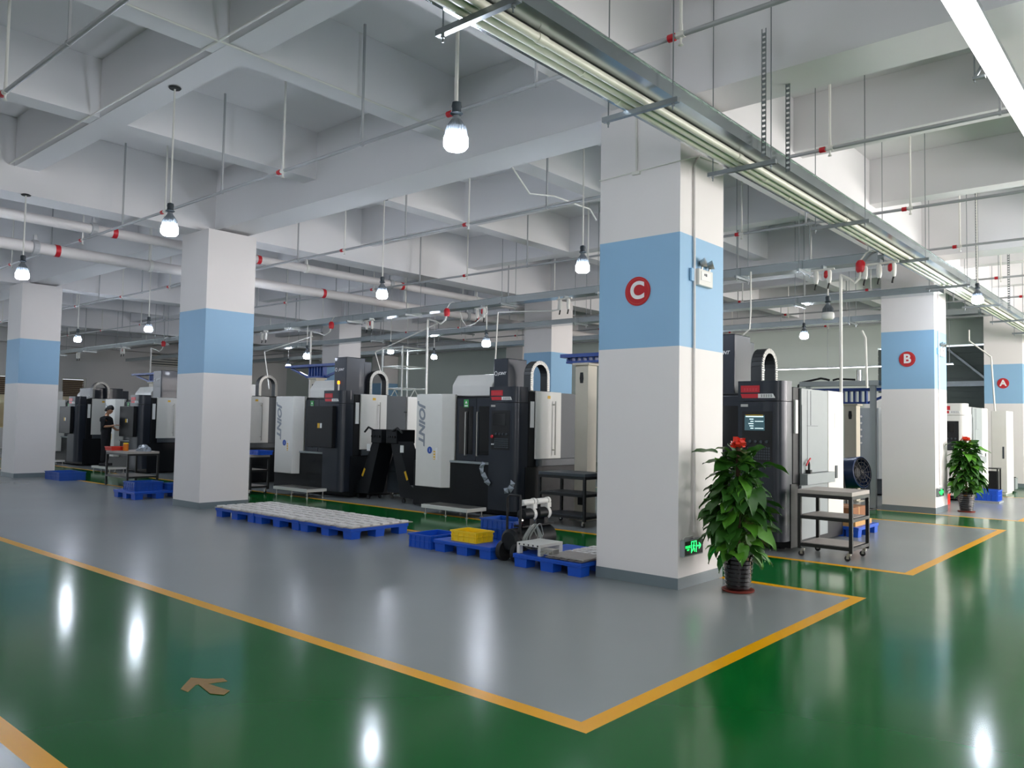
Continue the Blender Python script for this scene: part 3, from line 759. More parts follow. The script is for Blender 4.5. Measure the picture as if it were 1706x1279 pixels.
        MB().box(0.52, -0.012, 0.99, 1.49, 0.018, 2.12).build('side_panel_dark', M_MGRY, t, bevel=0.004, label='grey side panel')
        MB().box(0.70, -0.016, 1.62, 1.10, -0.0125, 1.625).box(0.72, -0.016, 1.1, 0.724, -0.0125, 2.1).box(0.84, -0.016, 1.63, 0.844, -0.0125, 2.1).box(0.52, -0.016, 0.99, 0.524, -0.0125, 1.9).build('panel_seams', M_DGRY, t)
        MB().box(0.53, -0.09, 0.84, 1.56, 0.018, 0.985).build('drip_ledge', M_MGRY, t, bevel=0.006)
        MB().box(0.52, -0.01, 0.12, 1.49, 0.018, 0.838).build('lower_panel', M_MGRY, t)
        rc = MB().box(1.50, -0.02, 0.30, 2.12, 1.0, 2.13).build('rear_cabinet', M_IVORY, t, bevel=0.012, label='ivory rear cabinet')
        MB().box(1.74, -0.024, 1.60, 1.84, -0.0205, 1.82).build('label_plate', M_WHP, rc)
        MB().box(1.76, -0.034, 0.88, 1.83, -0.0205, 1.06).build('latch', M_DGRY, rc)
    MB().box(0.34, -0.004, 1.52, 0.42, 0.019, 1.96).build('notice_sheet', M_WHP, t)
    if film:
        m = MB(); rnd = random.Random(3)
        def crump(pts, w):
            for i in range(len(pts)-1):
                a, c = Vector(pts[i]), Vector(pts[i+1])
                j = lambda: Vector((rnd.uniform(-.012,.012), rnd.uniform(-.015,.015), rnd.uniform(-.015,.015)))
                n = Vector((0, (c-a).z, -(c-a).y)).normalized()*w
                m.add([a+n+j(), a-n+j(), c-n*0.8+j(), c+n*0.8+j(), (a+c)/2+Vector((-0.03,0,0))], [(0,1,4),(1,2,4),(2,3,4),(3,0,4)])
        crump([(-0.02,0.72,0.92),(-0.02,0.78,0.82),(-0.03,0.74,0.72),(-0.03,0.66,0.62),(-0.03,0.58,0.55)], 0.045)
        crump([(-0.02,0.06,0.62),(-0.03,0.09,0.55),(-0.04,0.14,0.48),(-0.03,0.26,0.45)], 0.06)
        m.build('loose_film', M_FILM, t, label='torn protective film hanging from the cabinet')
    if beacon:
        MB().tube([(0.45,0.75,2.08),(0.45,0.75,2.36)], 0.02, 10).build('beacon_pole', M_STEEL, t)
        MB().lathe([(0.028,2.361),(0.03,2.37),(0.03,2.42),(0.02,2.43)], c=(0.45,0.75,0), n=14).build('beacon_light', M_LAMP_O, t, smooth=True, label='glowing orange beacon light')
    return t
machine(3.0, 0.15, 'black machining centre with lit control screen just right of pillar C', side='grey', tower=(0.6, 0.975, 2.92, 0.42, 0.52), arch=0.60, screen='on', arch_x=0.50)
machine(3.0, 4.65, 'nearest fully visible black machining centre with lettered panel and white hood', tower=(0.6, 0.76, 2.74, 0.34, 0.52), film=True)
machine(3.0, 9.35, 'second black machining centre with orange beacon right of the pallet pillar', tower=(0.45, 0.50, 2.94, 0.42, 0.50), pendant=True, beacon=True, arch=0.5, arch_x=1.05)
machine(3.0, 13.9, 'black machining centre mostly hidden behind the pallet pillar', pendant=True, tower=None, arch=0.0+0.1, arch_x=0.9)
machine(3.0, 18.5, 'black machining centre with tall tower left of the pallet pillar, worker beside it', tower=(0.6, 0.1, 2.93, 0.5, 1.1), pendant=True, arch=-0.0+0.05, arch_x=1.2)
machine(3.0, 23.0, 'dark machining centre with rounded top beyond the worker', tower=(0.6, 0.2, 2.50, 1.2, 0.9), pendant=True, arch=0.1, arch_x=0.5)
machine(3.0, 27.5, 'farthest dark machining centre beside the leftmost pillar', tower=None, pendant=True, arch=0.3, arch_x=0.5)
machine(13.1, 0.10, 'white machining centre behind pillar B with red name plate', style='white', side='grey', tower=None, arch=None)
machine(13.1, 4.70, 'white machining centre hidden behind pillar C and its neighbour', style='white', side='grey', tower=None, arch=None)

# gantry pillars with blue arms
def gantry(x, y, y0, y1, z, label, zp=None, two=True):
    t = thing('loader_gantry', label, 'gantry', (x, y, 0))
    zp = zp or z-0.20
    MB().box(-0.13, -0.13, 0.0, 0.13, 0.13, zp).box(-0.17, -0.17, zp, 0.17, 0.17, zp+0.04).box(-0.2, -0.2, 0, 0.2, 0.2, 0.02).build('pillar', M_BEIGE, t, bevel=0.006)
    MB().tube([(-0.131, 0.0, zp-0.22), (-0.128, 0.0, zp-0.22)], 0.001, 6).prism([(-0.03+0.0, zp-0.30), (0.03, zp-0.30), (0.04, zp-0.22), (0.03, zp-0.12), (-0.03, zp-0.12), (-0.04, zp-0.22)], -0.134, -0.131, 'yz').box(-0.134, -0.05, 0.25, -0.1305, 0.05, 0.45).build('pillar_openings', M_DRK, t)
    m = MB()
    m.box(-0.16, y0-y, z+0.06, 0.16, y1-y, z+0.12)
    m.bar((0, y0-y+0.05, z+0.05), (0, -0.34, zp+0.06), 0.05).bar((0, y1-y-0.05, z+0.05), (0, 0.34, zp+0.06), 0.05)
    m.box(-0.12, -0.34, zp+0.041, 0.12, 0.34, zp+0.08)
    for yy in (-0.3, -0.18, -0.06, 0.06, 0.18, 0.3): m.box(-0.05, yy-0.02, zp+0.08, 0.05, yy+0.02, z+0.06)
    m.build('blue_arm', M_BLUES, t, label='blue triangular support arm')
    return t
gantry(3.98, 3.98, 3.2, 4.42, 2.66, 'beige pillar with blue bracket partly hidden by pillar C left edge', zp=2.58)
gantry(4.95, 13.0, 11.6, 14.2, 2.86, 'beige pillar with long blue arm left of the second tower', zp=2.60)
gantry(4.95, 21.9, 20.9, 23.3, 2.90, 'beige pillar with blue truss above the worker', zp=2.68)
gantry(11.3, 2.0, 1.05, 3.1, 2.36, 'beige gantry with blue beam left of pillar B', zp=2.10)
t = thing('cable_duct_rail', 'grey overhead rail with black cable chain left of pillar B', 'rail', (9.95, 0, 2.47))
MB().box(-0.1, 1.02, 0, 0.1, 2.62, 0.10).box(-0.05, 2.4, -2.47, 0.05, 2.5, -0.001).box(-0.05, 1.1, -2.47, 0.05, 1.2, -0.001).build('rail', M_MGRY, t)
MB().tube([(0,2.68,-0.08),(0,2.68,0.03),(0,2.6,0.09),(0,2.2,0.17),(0,2.1,0.15),(0,2.02,0.125)], 0.022, 8).tube([(0,1.95,0.125),(0,1.85,0.15),(0,1.7,0.14),(0,1.5,0.125)], 0.02, 8).build('cable_chain', M_DRK, t, smooth=True)
MB().tube([(0,1.42,0.101),(0,1.42,0.32)], 0.05, 12).build('motor', M_STEEL, t)

# operator steps
def step_platform(x0, y0, x1, y1, z, label, nfeet=3):
    t = thing('step_platform', label, 'platform', ((x0+x1)/2, (y0+y1)/2, 0))
    a, b = (x1-x0)/2, (y1-y0)/2
    MB().box(-a, -b, z-0.06, a, b, z).build('frame', M_IVORY, t, bevel=0.004)
    m = MB(); n = int(2*b/0.05)
    for i in range(n): m.box(-a+0.03, -b+0.02+i*0.05, z+0.0005, a-0.03, -b+0.05+i*0.05, z+0.006)
    m.build('tread_grating', M_STEEL, t)
    for sx in (-1, 1):
        for k in range(nfeet):
            y = -b+0.06+(2*b-0.12)*k/(nfeet-1)
            MB().lathe([(0.028,0),(0.028,0.012),(0.010,0.02),(0.010,z-0.061)], c=(sx*(a-0.05), y, 0), n=12).build('foot', M_STEEL, t, smooth=True)
    return t
step_platform(2.52, 5.30, 2.98, 6.42, 0.16, 'metal step platform in front of the nearest black machine')
step_platform(2.50, 9.78, 2.98, 11.0, 0.18, 'metal step platform in front of the second machine')
step_platform(2.50, 19.2, 2.98, 20.4, 0.16, 'metal step platform the worker stands on')
step_platform(2.50, 23.7, 2.98, 24.9, 0.16, 'metal step platform beyond the worker')

# workshop carts
def castor(m, x, y):
    m.tube([(x-0.012, y+0.02, 0.035), (x+0.012, y+0.02, 0.035)], 0.035, 14)
def cart(x, y, w, d, h, label, rz=0.0, top=M_WOOD, shelves=(0.15, 0.47), castors=True, tz=0.05):
    """w along x, d along y"""
    t = thing('workshop_cart', label, 'cart', (x, y, 0), rz)
    a, b, s = w/2, d/2, 0.04; z0 = 0.10 if castors else 0.0
    MB().box(-a, -b, h-tz, a, b, h).build('top', top, t, bevel=0.004)
    f = MB()
    for sx in (-1, 1):
        for sy in (-1, 1):
            f.box(sx*a-(s if sx > 0 else 0), sy*b-(s if sy > 0 else 0), z0, sx*a+(0 if sx > 0 else s), sy*b+(0 if sy > 0 else s), h-tz-0.001)
    for z in shelves+(h-tz-0.041,):
        for sy in (-1, 1): f.box(-a+s, sy*b-(s if sy > 0 else 0), z, a-s, sy*b+(0 if sy > 0 else s), z+0.04)
        for sx in (-1, 1): f.box(sx*a-(s if sx > 0 else 0), -b+s, z, sx*a+(0 if sx > 0 else s), b-s, z+0.04)
    f.build('frame', M_BLACKF, t)
    for z in shelves: MB().box(-a+s+0.001, -b+s+0.001, z+0.02, a-s-0.001, b-s-0.001, z+0.045).build('shelf', top, t)
    if castors:
        for sx in (-1, 1):
            for sy in (-1, 1):
                cx, cy = sx*(a-0.05), sy*(b-0.05)
                co = MB().box(cx-0.02, cy-0.02, 0.07, cx+0.02, cy+0.02, 0.099).box(cx-0.02, cy, 0.03, cx-0.015, cy+0.03, 0.07).box(cx+0.015, cy, 0.03, cx+0.02, cy+0.03, 0.07).build('castor', M_STEEL, t)
                m = MB(); castor(m, cx, cy); m.build('wheel', M_DRK, co, smooth=True)
    return t
cart(3.25, -0.37, 0.66, 0.66, 0.83, 'black shelf cart with pale top in front of the lit-screen machine', shelves=(0.13, 0.47))
cart(3.30, 3.73, 0.62, 0.92, 0.83, 'black shelf cart between pillar C and the nearest machine', top=M_DGRY, shelves=(0.13, 0.47))
cart(2.30, 11.6, 0.46, 0.80, 0.83, 'black shelf cart carrying a blue bin beside the second machine', shelves=(0.13, 0.47))
cart(1.25, 14.9, 0.72, 1.15, 0.80, 'black work table with pale top holding red boxes', shelves=(0.20,), castors=False)
t = thing('parts_bin', 'flat blue bin on the cart beside the second machine', 'bin', (2.32, 11.3, 0.831))
def bin_mesh(w, d, h, m, t, name='bin', th=0.012, ribs=True):
    b = MB(); a, c = w/2, d/2
    b.box(-a, -c, 0, a, c, th)
    b.box(-a, -c, th, -a+th, c, h).box(a-th, -c, th, a, c, h).box(-a+th, -c, th, a-th, -c+th, h).box(-a+th, c-th, th, a-th, c, h)
    b.box(-a-0.012, -c-0.012, h-0.02, -a, c+0.012, h).box(a, -c-0.012, h-0.02, a+0.012, c+0.012, h).box(-a, -c-0.012, h-0.02, a, -c, h).box(-a, c, h-0.02, a, c+0.012, h)
    if ribs:
        n = max(2, int(d/0.09))
        for i in range(n+1):
            y = -c+0.03+(d-0.06)*i/n
            b.box(-a-0.008, y-0.006, 0.015, -a, y+0.006, h-0.021); b.box(a, y-0.006, 0.015, a+0.008, y+0.006, h-0.021)
        n = max(2, int(w/0.09))
        for i in range(n+1):
            x = -a+0.03+(w-0.06)*i/n
            b.box(x-0.006, -c-0.008, 0.015, x+0.006, -c, h-0.021); b.box(x-0.006, c, 0.015, x+0.006, c+0.008, h-0.021)
        b.box(-a-0.008, -c, h*0.5, -a, c, h*0.5+0.01).box(-a, -c-0.008, h*0.5, a, -c, h*0.5+0.01)
    return b.build(name, m, t)
bin_mesh(0.34, 0.5, 0.09, M_BLUEP, t, 'tray_body')
MB().box(-0.10, -0.16, 0.0125, 0.08, 0.12, 0.05).build('parts', M_STEEL, t)
t = thing('parts_box', 'low red box on the table beside the worker', 'box', (1.02, 15.25, 0.801)); bin_mesh(0.34, 0.36, 0.09, mat('red_plastic', 'd8301c', 0.45), t, 'box_body')
MB().box(-0.12,-0.12,0.0125,0.10,0.10,0.075).build('parts', M_WHP, t)
t = thing('canister', 'orange canister on the table beside the red box', 'container', (1.10, 14.92, 0.801))
MB().lathe([(0.055,0),(0.06,0.01),(0.06,0.15),(0.052,0.155)], n=20).build('body', mat('orange_plastic', 'e07a18', 0.45), t, smooth=True); MB().lathe([(0.054,0.156),(0.058,0.158),(0.058,0.175),(0.05,0.18)], n=20).build('lid', M_YELP, t, smooth=True)
# crumpled bag on table
rnd = random.Random(5); m = MB(); n = 14
vs = [];
for i in range(7):
    for j in range(n):
        th = PI*0.5*i/6; a = 2*PI*j/n; r = 0.17*math.cos(th)*(1+rnd.uniform(-.15,.15)); vs.append((r*math.cos(a)*0.8, r*math.sin(a)*1.3, 0.15*math.sin(th)*(1+rnd.uniform(-.2,.1))+(0.0 if i else 0)))
m.add(vs, [(i*n+j, i*n+(j+1)%n, (i+1)*n+(j+1)%n, (i+1)*n+j) for i in range(6) for j in range(n)]+[tuple(range(n))[::-1]])
tag(m.build('crumpled_bag', M_FILM, loc=(1.35, 14.55, 0.801)), 'crumpled grey bag at the right end of the table', 'bag')

# ---------------------------------------------------------------- pallets and what lies on them
def pallet(x0, y0, lx, ly, label, h=0.145, m=M_BLUEP, group=None):
    t = thing('pallet', label, 'pallet', (x0+lx/2, y0+ly/2, 0), group=group)
    a, b = lx/2, ly/2
    d = MB().box(-a, -b, h-0.03, a, b, h)
    d.box(-a, -b, h-0.045, a, -b+0.02, h-0.0305).box(-a, b-0.02, h-0.045, a, b, h-0.0305).box(-a, -b+0.021, h-0.045, -a+0.02, b-0.021, h-0.0305).box(a-0.02, -b+0.021, h-0.045, a, b-0.021, h-0.0305)
    d.build('deck', m, t, bevel=0.004)
    fw = 0.16
    for sx in (-1, 0, 1):
        for sy in (-1, 0, 1):
            cx, cy = sx*(a-fw/2-0.012), sy*(b-fw/2-0.02)
            w, v = fw/2, fw/2+0.01
            f = MB(); q = 0.93
            vs = [(cx+i*w*q, cy+j*v*q, 0) for i, j in ((-1,-1),(1,-1),(1,1),(-1,1))] + [(cx+i*w, cy+j*v, h-0.031) for i, j in ((-1,-1),(1,-1),(1,1),(-1,1))]
            f.add(vs, [(0,3,2,1),(4,5,6,7),(0,1,5,4),(1,2,6,5),(2,3,7,6),(3,0,4,7)])
            f.build('foot', m, t)
    return t
ORD = 'first second third fourth fifth sixth seventh eighth'.split()
plate0 = None
def plate(x, y, z, lx, ly, rz, label, group):
    global plate0
    if plate0 is None:
        plate0 = thing('machined_plate', label, 'plate', (x, y, z), rz, group)
        MB().box(-0.5, -0.5, 0, 0.5, 0.5, 0.5).build('sheet', M_SHEET, plate0)
        m = MB(); rr = random.Random(2)
        for i in range(6):
            xx = -0.47+i*0.158
            m.box(xx, -0.40, 0.501, xx+0.11, 0.40, 1.5)
        m.build('raised_ribs', mat('bright_aluminium', 'e6e2de', 0.45, 0.1, var=0.12, scale=3), plate0)
        o = plate0
    else:
        o = copy_tree(plate0); o.location = (x, y, z); o.rotation_euler = (0, 0, rz); tag(o, label, 'plate', group)
    o.scale = (lx, ly, 0.022)
    return o
for i, (y0, ly, nm) in enumerate(((4.72, 1.19, 'nearest'), (5.93, 1.17, 'middle'), (7.12, 1.14, 'farthest'))):
    pallet(-0.30, y0, 1.02, ly, 'blue plastic pallet, %s of the row of three carrying metal plates' % nm)
    n = 8
    for k in range(n):
        r = random.Random(i*20+k)
        plate(0.235+r.uniform(-0.02, 0.02), y0-0.01+(k+0.5)*ly/n, 0.146, 1.10, ly/n-0.008, r.uniform(-0.008, 0.008),
              '%s ribbed metal plate from the right end on the %s pallet of three' % (ORD[k], nm), 'machined plates on the %s pallet of the row' % nm)
pallet(-0.10, 2.38, 1.0, 0.96, 'blue pallet under the yellow bin beside the compressor')
pallet(-0.19, 1.02, 1.0, 0.94, 'blue pallet with metal parts beside pillar C')
def bin_(x, y, z, w, d, h, m, label, name='plastic_bin'):
    t = thing(name, label, 'bin', (x, y, z)); bin_mesh(w, d, h, m, t, 'bin_body'); return t
t = bin_(0.16, 3.60, 0.001, 0.50, 0.40, 0.17, M_BLUEP, 'flat blue bin on the floor left of the yellow bin')
MB().box(-0.242, -0.192, 0.09, 0.242, 0.192, 0.10).build('inner_tray', M_BLUED, t)
t = bin_(0.13, 2.90, 0.146, 0.30, 0.42, 0.13, M_YELP, 'yellow plastic bin on the blue pallet')
MB().box(-0.08, -0.1, 0.0125, 0.08, 0.12, 0.03).build('parts', M_STEEL, t)
t = bin_(0.66, 2.80, 0.146, 0.38, 0.55, 0.24, M_BLUED, 'deep dark blue bin on the pallet behind the yellow bin')
MB().box(-0.15, -0.22, 0.0125, 0.15, 0.22, 0.08).build('contents', M_STEEL, t)
# metal plates and a machined block on the pallet beside pillar C
for k in range(5):
    plate(0.34, 1.09+k*0.100, 0.146, 0.96, 0.092, 0, '%s ribbed metal plate from the right on the pallet beside pillar C' % ORD[k], 'machined plates on the pallet beside pillar C')
t = thing('steel_plate', 'flat grey steel plate lying at the nearest corner of the pallet beside pillar C', 'plate', (-0.04, 1.24, 0.181))
MB().box(-0.17, -0.26, 0, 0.20, 0.22, 0.014).build('sheet', M_SHEET, t, bevel=0.002)
t = thing('machined_bracket', 'white machined frame part lying at the left end of the pallet beside pillar C', 'part', (0.04, 1.76, 0.146))
MB().box(-0.20, -0.17, 0.0, -0.14, -0.13, 0.09).box(-0.20, 0.13, 0.0, -0.14, 0.17, 0.09).box(0.14, -0.17, 0, 0.20, 0.17, 0.09).box(-0.20, -0.17, 0.091, 0.20, 0.17, 0.125).build('frame', M_IVORY, t, bevel=0.003)
m = MB()
for k in range(5): m.lathe([(0.010, -0.2005), (0.010, -0.2035)], c=(0, -0.13+k*0.065, 0.107), n=10, axis='x')
m.build('bolt_holes', M_DRK, t)
t = thing('pneumatic_fitting_block', 'small steel block with fittings in front of the hose coil', 'part', (-0.13, 1.48, 0.181))
MB().box(-0.06, -0.085, 0, 0.05, 0.085, 0.06).build('block', M_STEEL, t, bevel=0.004)
for k in range(3): MB().tube([(-0.061, -0.05+k*0.05, 0.03), (-0.10, -0.05+k*0.05, 0.03)], 0.012, 8).build('fitting', M_STEEL, t)
# twin head compressor on wheels
t = thing('air_compressor', 'wheeled air compressor with twin white motor heads and black handle', 'compressor', (0.30, 2.17, 0))
MB().tube([(-0.33,0,0.24),(-0.30,0,0.24),(0.40,0,0.24),(0.43,0,0.24)], [0.10,0.135,0.135,0.10], 24).build('tank', M_BLK, t, smooth=True)
for x in (-0.28,):
    for y in (-0.11, 0.11):
        MB().tube([(x, y-0.03, 0.115), (x, y+0.03, 0.115)], 0.115, 28).build('wheel', M_DRK, t, smooth=True)
MB().box(0.30, -0.05, 0, 0.34, 0.05, 0.12).build('foot', M_DRK, t)
for i, x in enumerate((0.0, 0.27)):
    h = MB().tube([(x-0.11,0,0.52),(x-0.10,0,0.52),(x+0.05,0,0.52)], [0.05,0.070,0.070], 20).box(x-0.02,-0.06,0.40,x+0.06,0.06,0.47).build('motor', M_BLK, t, smooth=True)
    MB().tube([(x+0.052,0,0.52),(x+0.10,0,0.52),(x+0.12,0,0.52)], [0.078,0.078,0.05], 20).build('motor_cover', M_IVORY, h, smooth=True)
    MB().box(x+0.05,-0.055,0.585,x+0.12,0.055,0.64).tube([(x-0.10,0,0.66),(x+0.09,0,0.66)], 0.036, 14).tube([(x+0.095,0,0.66),(x+0.13,0,0.66)],0.045,14).build('cylinder_head', M_IVORY, h, smooth=True)
MB().box(-0.16, -0.07, 0.38, 0.42, 0.07, 0.40).build('mount_plate', M_BLK, t)
MB().tube([(-0.24,-0.10,0.30),(-0.24,-0.10,0.72),(-0.22,-0.08,0.755),(-0.22,0.08,0.755),(-0.24,0.10,0.72),(-0.24,0.10,0.30)], 0.015, 10).build('handle', M_DRK, t, smooth=True)
g = MB().lathe([(0.028,-0.01),(0.03,0.015)], c=(-0.14,-0.02,0.46), n=18, axis='x').build('gauge', M_STEEL, t)
MB().tube([(-0.14,-0.02,0.385),(-0.14,-0.02,0.44)], 0.01, 8).tube([(-0.06,0.05,0.41),(-0.06,0.05,0.50)], 0.022, 10).build('regulator', M_RED, t)
MB().tube([(0.10,0.09,0.40),(0.05,0.11,0.55),(0.15,0.10,0.60),(0.22,0.08,0.50)], 0.009, 8).build('copper_line', M_DRK, t, smooth=True)
# coil of clear hose
pts = []
rr = random.Random(9)
for k in range(8):
    r = 0.13+rr.uniform(-0.02, 0.02); tz = rr.uniform(-0.25, 0.25); ph = rr.uniform(0, 1)
    for j in range(20):
        a = 2*PI*j/20
        pts.append((0.17+r*math.cos(a)*0.9+0.02*k-0.08, 1.95+tz*0.10+0.03*math.sin(2*a+ph), 0.30+r*math.sin(a)))
tag(MB().tube(pts, 0.0055, 6).build('hose_coil', mat('clear_hose', '8f9490', 0.25, var=0.1), smooth=True), 'coil of clear hose hanging in front of the compressor', 'hose')
# left background: pallet and crates
pallet(-0.15, 11.55, 1.0, 0.95, 'blue pallet left of the pallet pillar with a blue box on it')
t = bin_(0.22, 12.02, 0.146, 0.55, 0.50, 0.17, M_BLUED, 'dark blue box on the pallet left of the pallet pillar')
t = bin_(0.67, 11.75, 0.146, 0.22, 0.34, 0.13, M_BLUED, 'small dark blue bin beside the pallet pillar edge')
t = bin_(0.78, 17.55, 0.001, 0.60, 0.95, 0.20, M_BLUED, 'dark blue crate on the floor right of the leftmost pillar')
# stacked boxes on a pallet right of the lit-screen machine
pallet(5.22, -0.05, 0.95, 0.62, 'bright blue pallet with cardboard boxes behind the shelf cart')
t = thing('cardboard_box', 'lower flat pale cardboard box on the blue pallet behind the cart', 'box', (5.67, 0.26, 0.146)); MB().box(-0.38,-0.24,0,0.38,0.24,0.07).build('box', mat('pale_cardboard', 'c79a5c', 0.8), t)
t = thing('cardboard_box', 'brown cardboard box on top behind the shelf cart', 'box', (5.62, 0.27, 0.217)); MB().box(-0.34,-0.20,0,0.34,0.20,0.20).build('carton', M_CARD, t, bevel=0.003); MB().box(-0.02,-0.201,0.02,0.02,0.199,0.2025).build('tape', mat('parcel_tape', 'b58a55', 0.3), t)
# tools on the drip ledge by the lit-screen machine
t = thing('air_gun', 'red and black air gun standing on the machine ledge near the cart', 'tool', (3.68, 0.10, 0.986))
MB().box(-0.03,-0.03,0,0.03,0.03,0.05).build('holder', M_DRK, t)
MB().tube([(0,0,0.051),(0.0,0,0.12),(-0.02,0,0.16)], 0.016, 8).build('grip', M_DRK, t); MB().tube([(-0.09,0,0.11),(-0.02,0,0.165),(0.05,0,0.20)], 0.011, 8).build('red_nozzle', M_RED, t, label='red nozzle')
t = thing('drum_fan', 'dark blue drum fan on a stand left of pillar B', 'fan', (9.0, 1.25, 0))
d = Vector((-0.25, -0.92, 0.12)).normalized(); c = Vector((0, 0, 0.74))
M_FAN = mat('dark_blue_drum', '12284c', 0.35, var=0.1)
MB().tube([c-d*0.27, c-d*0.26, c+d*0.20, c+d*0.21], [0.26, 0.30, 0.30, 0.285], 32, cap=False).build('drum', M_FAN, t, smooth=True)
m = MB()
for r in (0.05, 0.12, 0.19, 0.26):
    u = d.cross(Vector((0,0,1))).normalized(); v = u.cross(d)
    for e in (0.20, -0.25):
        m.tube([c+d*e+u*r*math.cos(2*PI*k/24)+v*r*math.sin(2*PI*k/24) for k in range(25)], 0.004, 5)
for k in range(12):
    a = PI*2*k/12
    for e in (0.205, -0.255): m.bar(c+d*e, c+d*e+(u*math.cos(a)+v*math.sin(a))*0.295, 0.006)
m.build('guard', M_DRK, t)
MB().tube([c-d*0.15, c+d*0.10], 0.09, 16).build('motor', M_DRK, t)
for k in range(5):
    a = 2*PI*k/5; p = u*math.cos(a)+v*math.sin(a); q = d.cross(p)
    MB().add([c+p*0.08-q*0.03+d*0.05, c+p*0.08+q*0.05-d*0.02, c+p*0.26+q*0.10-d*0.03, c+p*0.26-q*0.06+d*0.06, c+p*0.08-q*0.03+d*0.055, c+p*0.08+q*0.05-d*0.015, c+p*0.26+q*0.10-d*0.025, c+p*0.26-q*0.06+d*0.065],
             [(0,1,2,3),(7,6,5,4),(0,4,5,1),(1,5,6,2),(2,6,7,3),(3,7,4,0)]).build('blade', M_DRK, t)
s_ = MB(); w_ = u
for e in (-1, 1):
    s_.tube([c+w_*0.31*e, Vector((0,0,0.05))+w_*0.33*e+d*0.1, Vector((0,0,0.02))+w_*0.33*e+d*0.28], 0.014, 8).tube([c+w_*0.31*e, Vector((0,0,0.02))+w_*0.33*e-d*0.28], 0.014, 8)
s_.tube([Vector((0,0,0.02))-w_*0.33+d*0.28, Vector((0,0,0.02))+w_*0.33+d*0.28], 0.014, 8).tube([Vector((0,0,0.02))-w_*0.33-d*0.28, Vector((0,0,0.02))+w_*0.33-d*0.28], 0.014, 8)
s_.build('stand', M_DRK, t)

# chip conveyors between the two nearest machines
def conveyor(x, y, sgn, label):
    t = thing('chip_conveyor', label, 'conveyor', (x, y, 0))
    MB().prism([(0, 0.12), (0.42*sgn, 0.10), (0.42*sgn, 0.30), (0.28*sgn, 0.36), (-0.16*sgn, 1.32), (-0.34*sgn, 1.22)], -0.20, 0.20, 'yz').build('body', M_BLK, t, bevel=0.006)
    MB().box(-0.24, -0.42*sgn, 1.15, 0.24, -0.10*sgn, 1.42).build('head_box', M_BLK, t, bevel=0.01)
    for k in range(4): MB().tube([(-0.24,(-0.36+0.07*k)*sgn,1.28),(-0.27,(-0.36+0.07*k)*sgn,1.28)],0.022,12).build('cap', M_DRK, t)
    m = MB().box(-0.2055, 0.02*sgn-0.05, 0.98, -0.2005, 0.02*sgn+0.05, 1.12)
    m.build('label_sheet', M_WHP, t)
    MB().bar((-0.2030, 0.12*sgn, 0.62), (-0.2030, 0.20*sgn, 0.46), 0.05, 0.004, upv=(1,0,0)).build('warning_strip', M_YELL2, t)
    for q in (0.05, 0.38):
        for xx in (-0.15, 0.15):
            w = MB().tube([(xx-0.012, q*sgn, 0.045), (xx+0.012, q*sgn, 0.045)], 0.045, 14).build('castor', M_DRK, t, smooth=True)
    MB().tube([(-0.26,-0.2*sgn,1.40),(-0.27,-0.05*sgn,1.46),(-0.26,0.08*sgn,1.36)], 0.02, 8).build('conduit', M_DRK, t, smooth=True)
conveyor(3.55, 8.90, 1, 'black sloping chip conveyor leaning left between the two nearest machines')
conveyor(3.55, 7.92, -1, 'black sloping chip conveyor beside the nearest machine panel')
t = thing('chip_bin', 'dark trapezoid chip hopper on castors between the two conveyors', 'bin', (4.1, 8.45, 0))
MB().prism([(-0.46, 0.12), (0.46, 0.12), (0.46, 0.55), (0.24, 1.02), (-0.24, 1.02), (-0.46, 0.55)], -0.25, 0.25, 'yz').build('hopper', M_DGRY, t, bevel=0.008)
MB().box(-0.256, -0.40, 0.55, -0.251, 0.40, 0.56).build('seam', M_DRK, t)
for xx in (-0.18, 0.18):
    for yy in (-0.38, 0.38): MB().box(xx-0.02,yy-0.02,0.07,xx+0.02,yy+0.02,0.119).tube([(xx-0.012, yy, 0.04), (xx+0.012, yy, 0.04)], 0.04, 12).build('castor', M_STEEL, t, smooth=True)
# white scaffold tower behind
t = thing('scaffold_tower', 'white steel scaffold tower rising behind the machines', 'scaffold', (9.0, 14.3, 0))
M_SCAF = mat('white_painted_tube', 'd8dcd6', 0.4)
for x in (-0.5, 0.5):
    for y in (-0.45, 0.45): MB().tube([(x,y,0),(x,y,3.80)], 0.028, 10).build('post', M_SCAF, t, smooth=True)
for z in (0.4, 1.1, 1.8, 2.55, 3.2, 3.76):
    m = MB()
    for y in (-0.45, 0.45): m.tube([(-0.471,y,z),(0.471,y,z)], 0.02, 8)
    for x in (-0.5, 0.5): m.tube([(x,-0.421,z),(x,0.421,z)], 0.02, 8)
    m.build('rail', M_SCAF, t)
for y in (-0.45, 0.45):
    MB().tube([(-0.46,y,1.85),(0,y,2.53)], 0.014, 8).tube([(0.46,y,1.85),(0,y,2.53)], 0.014, 8).build('brace', M_SCAF, t)

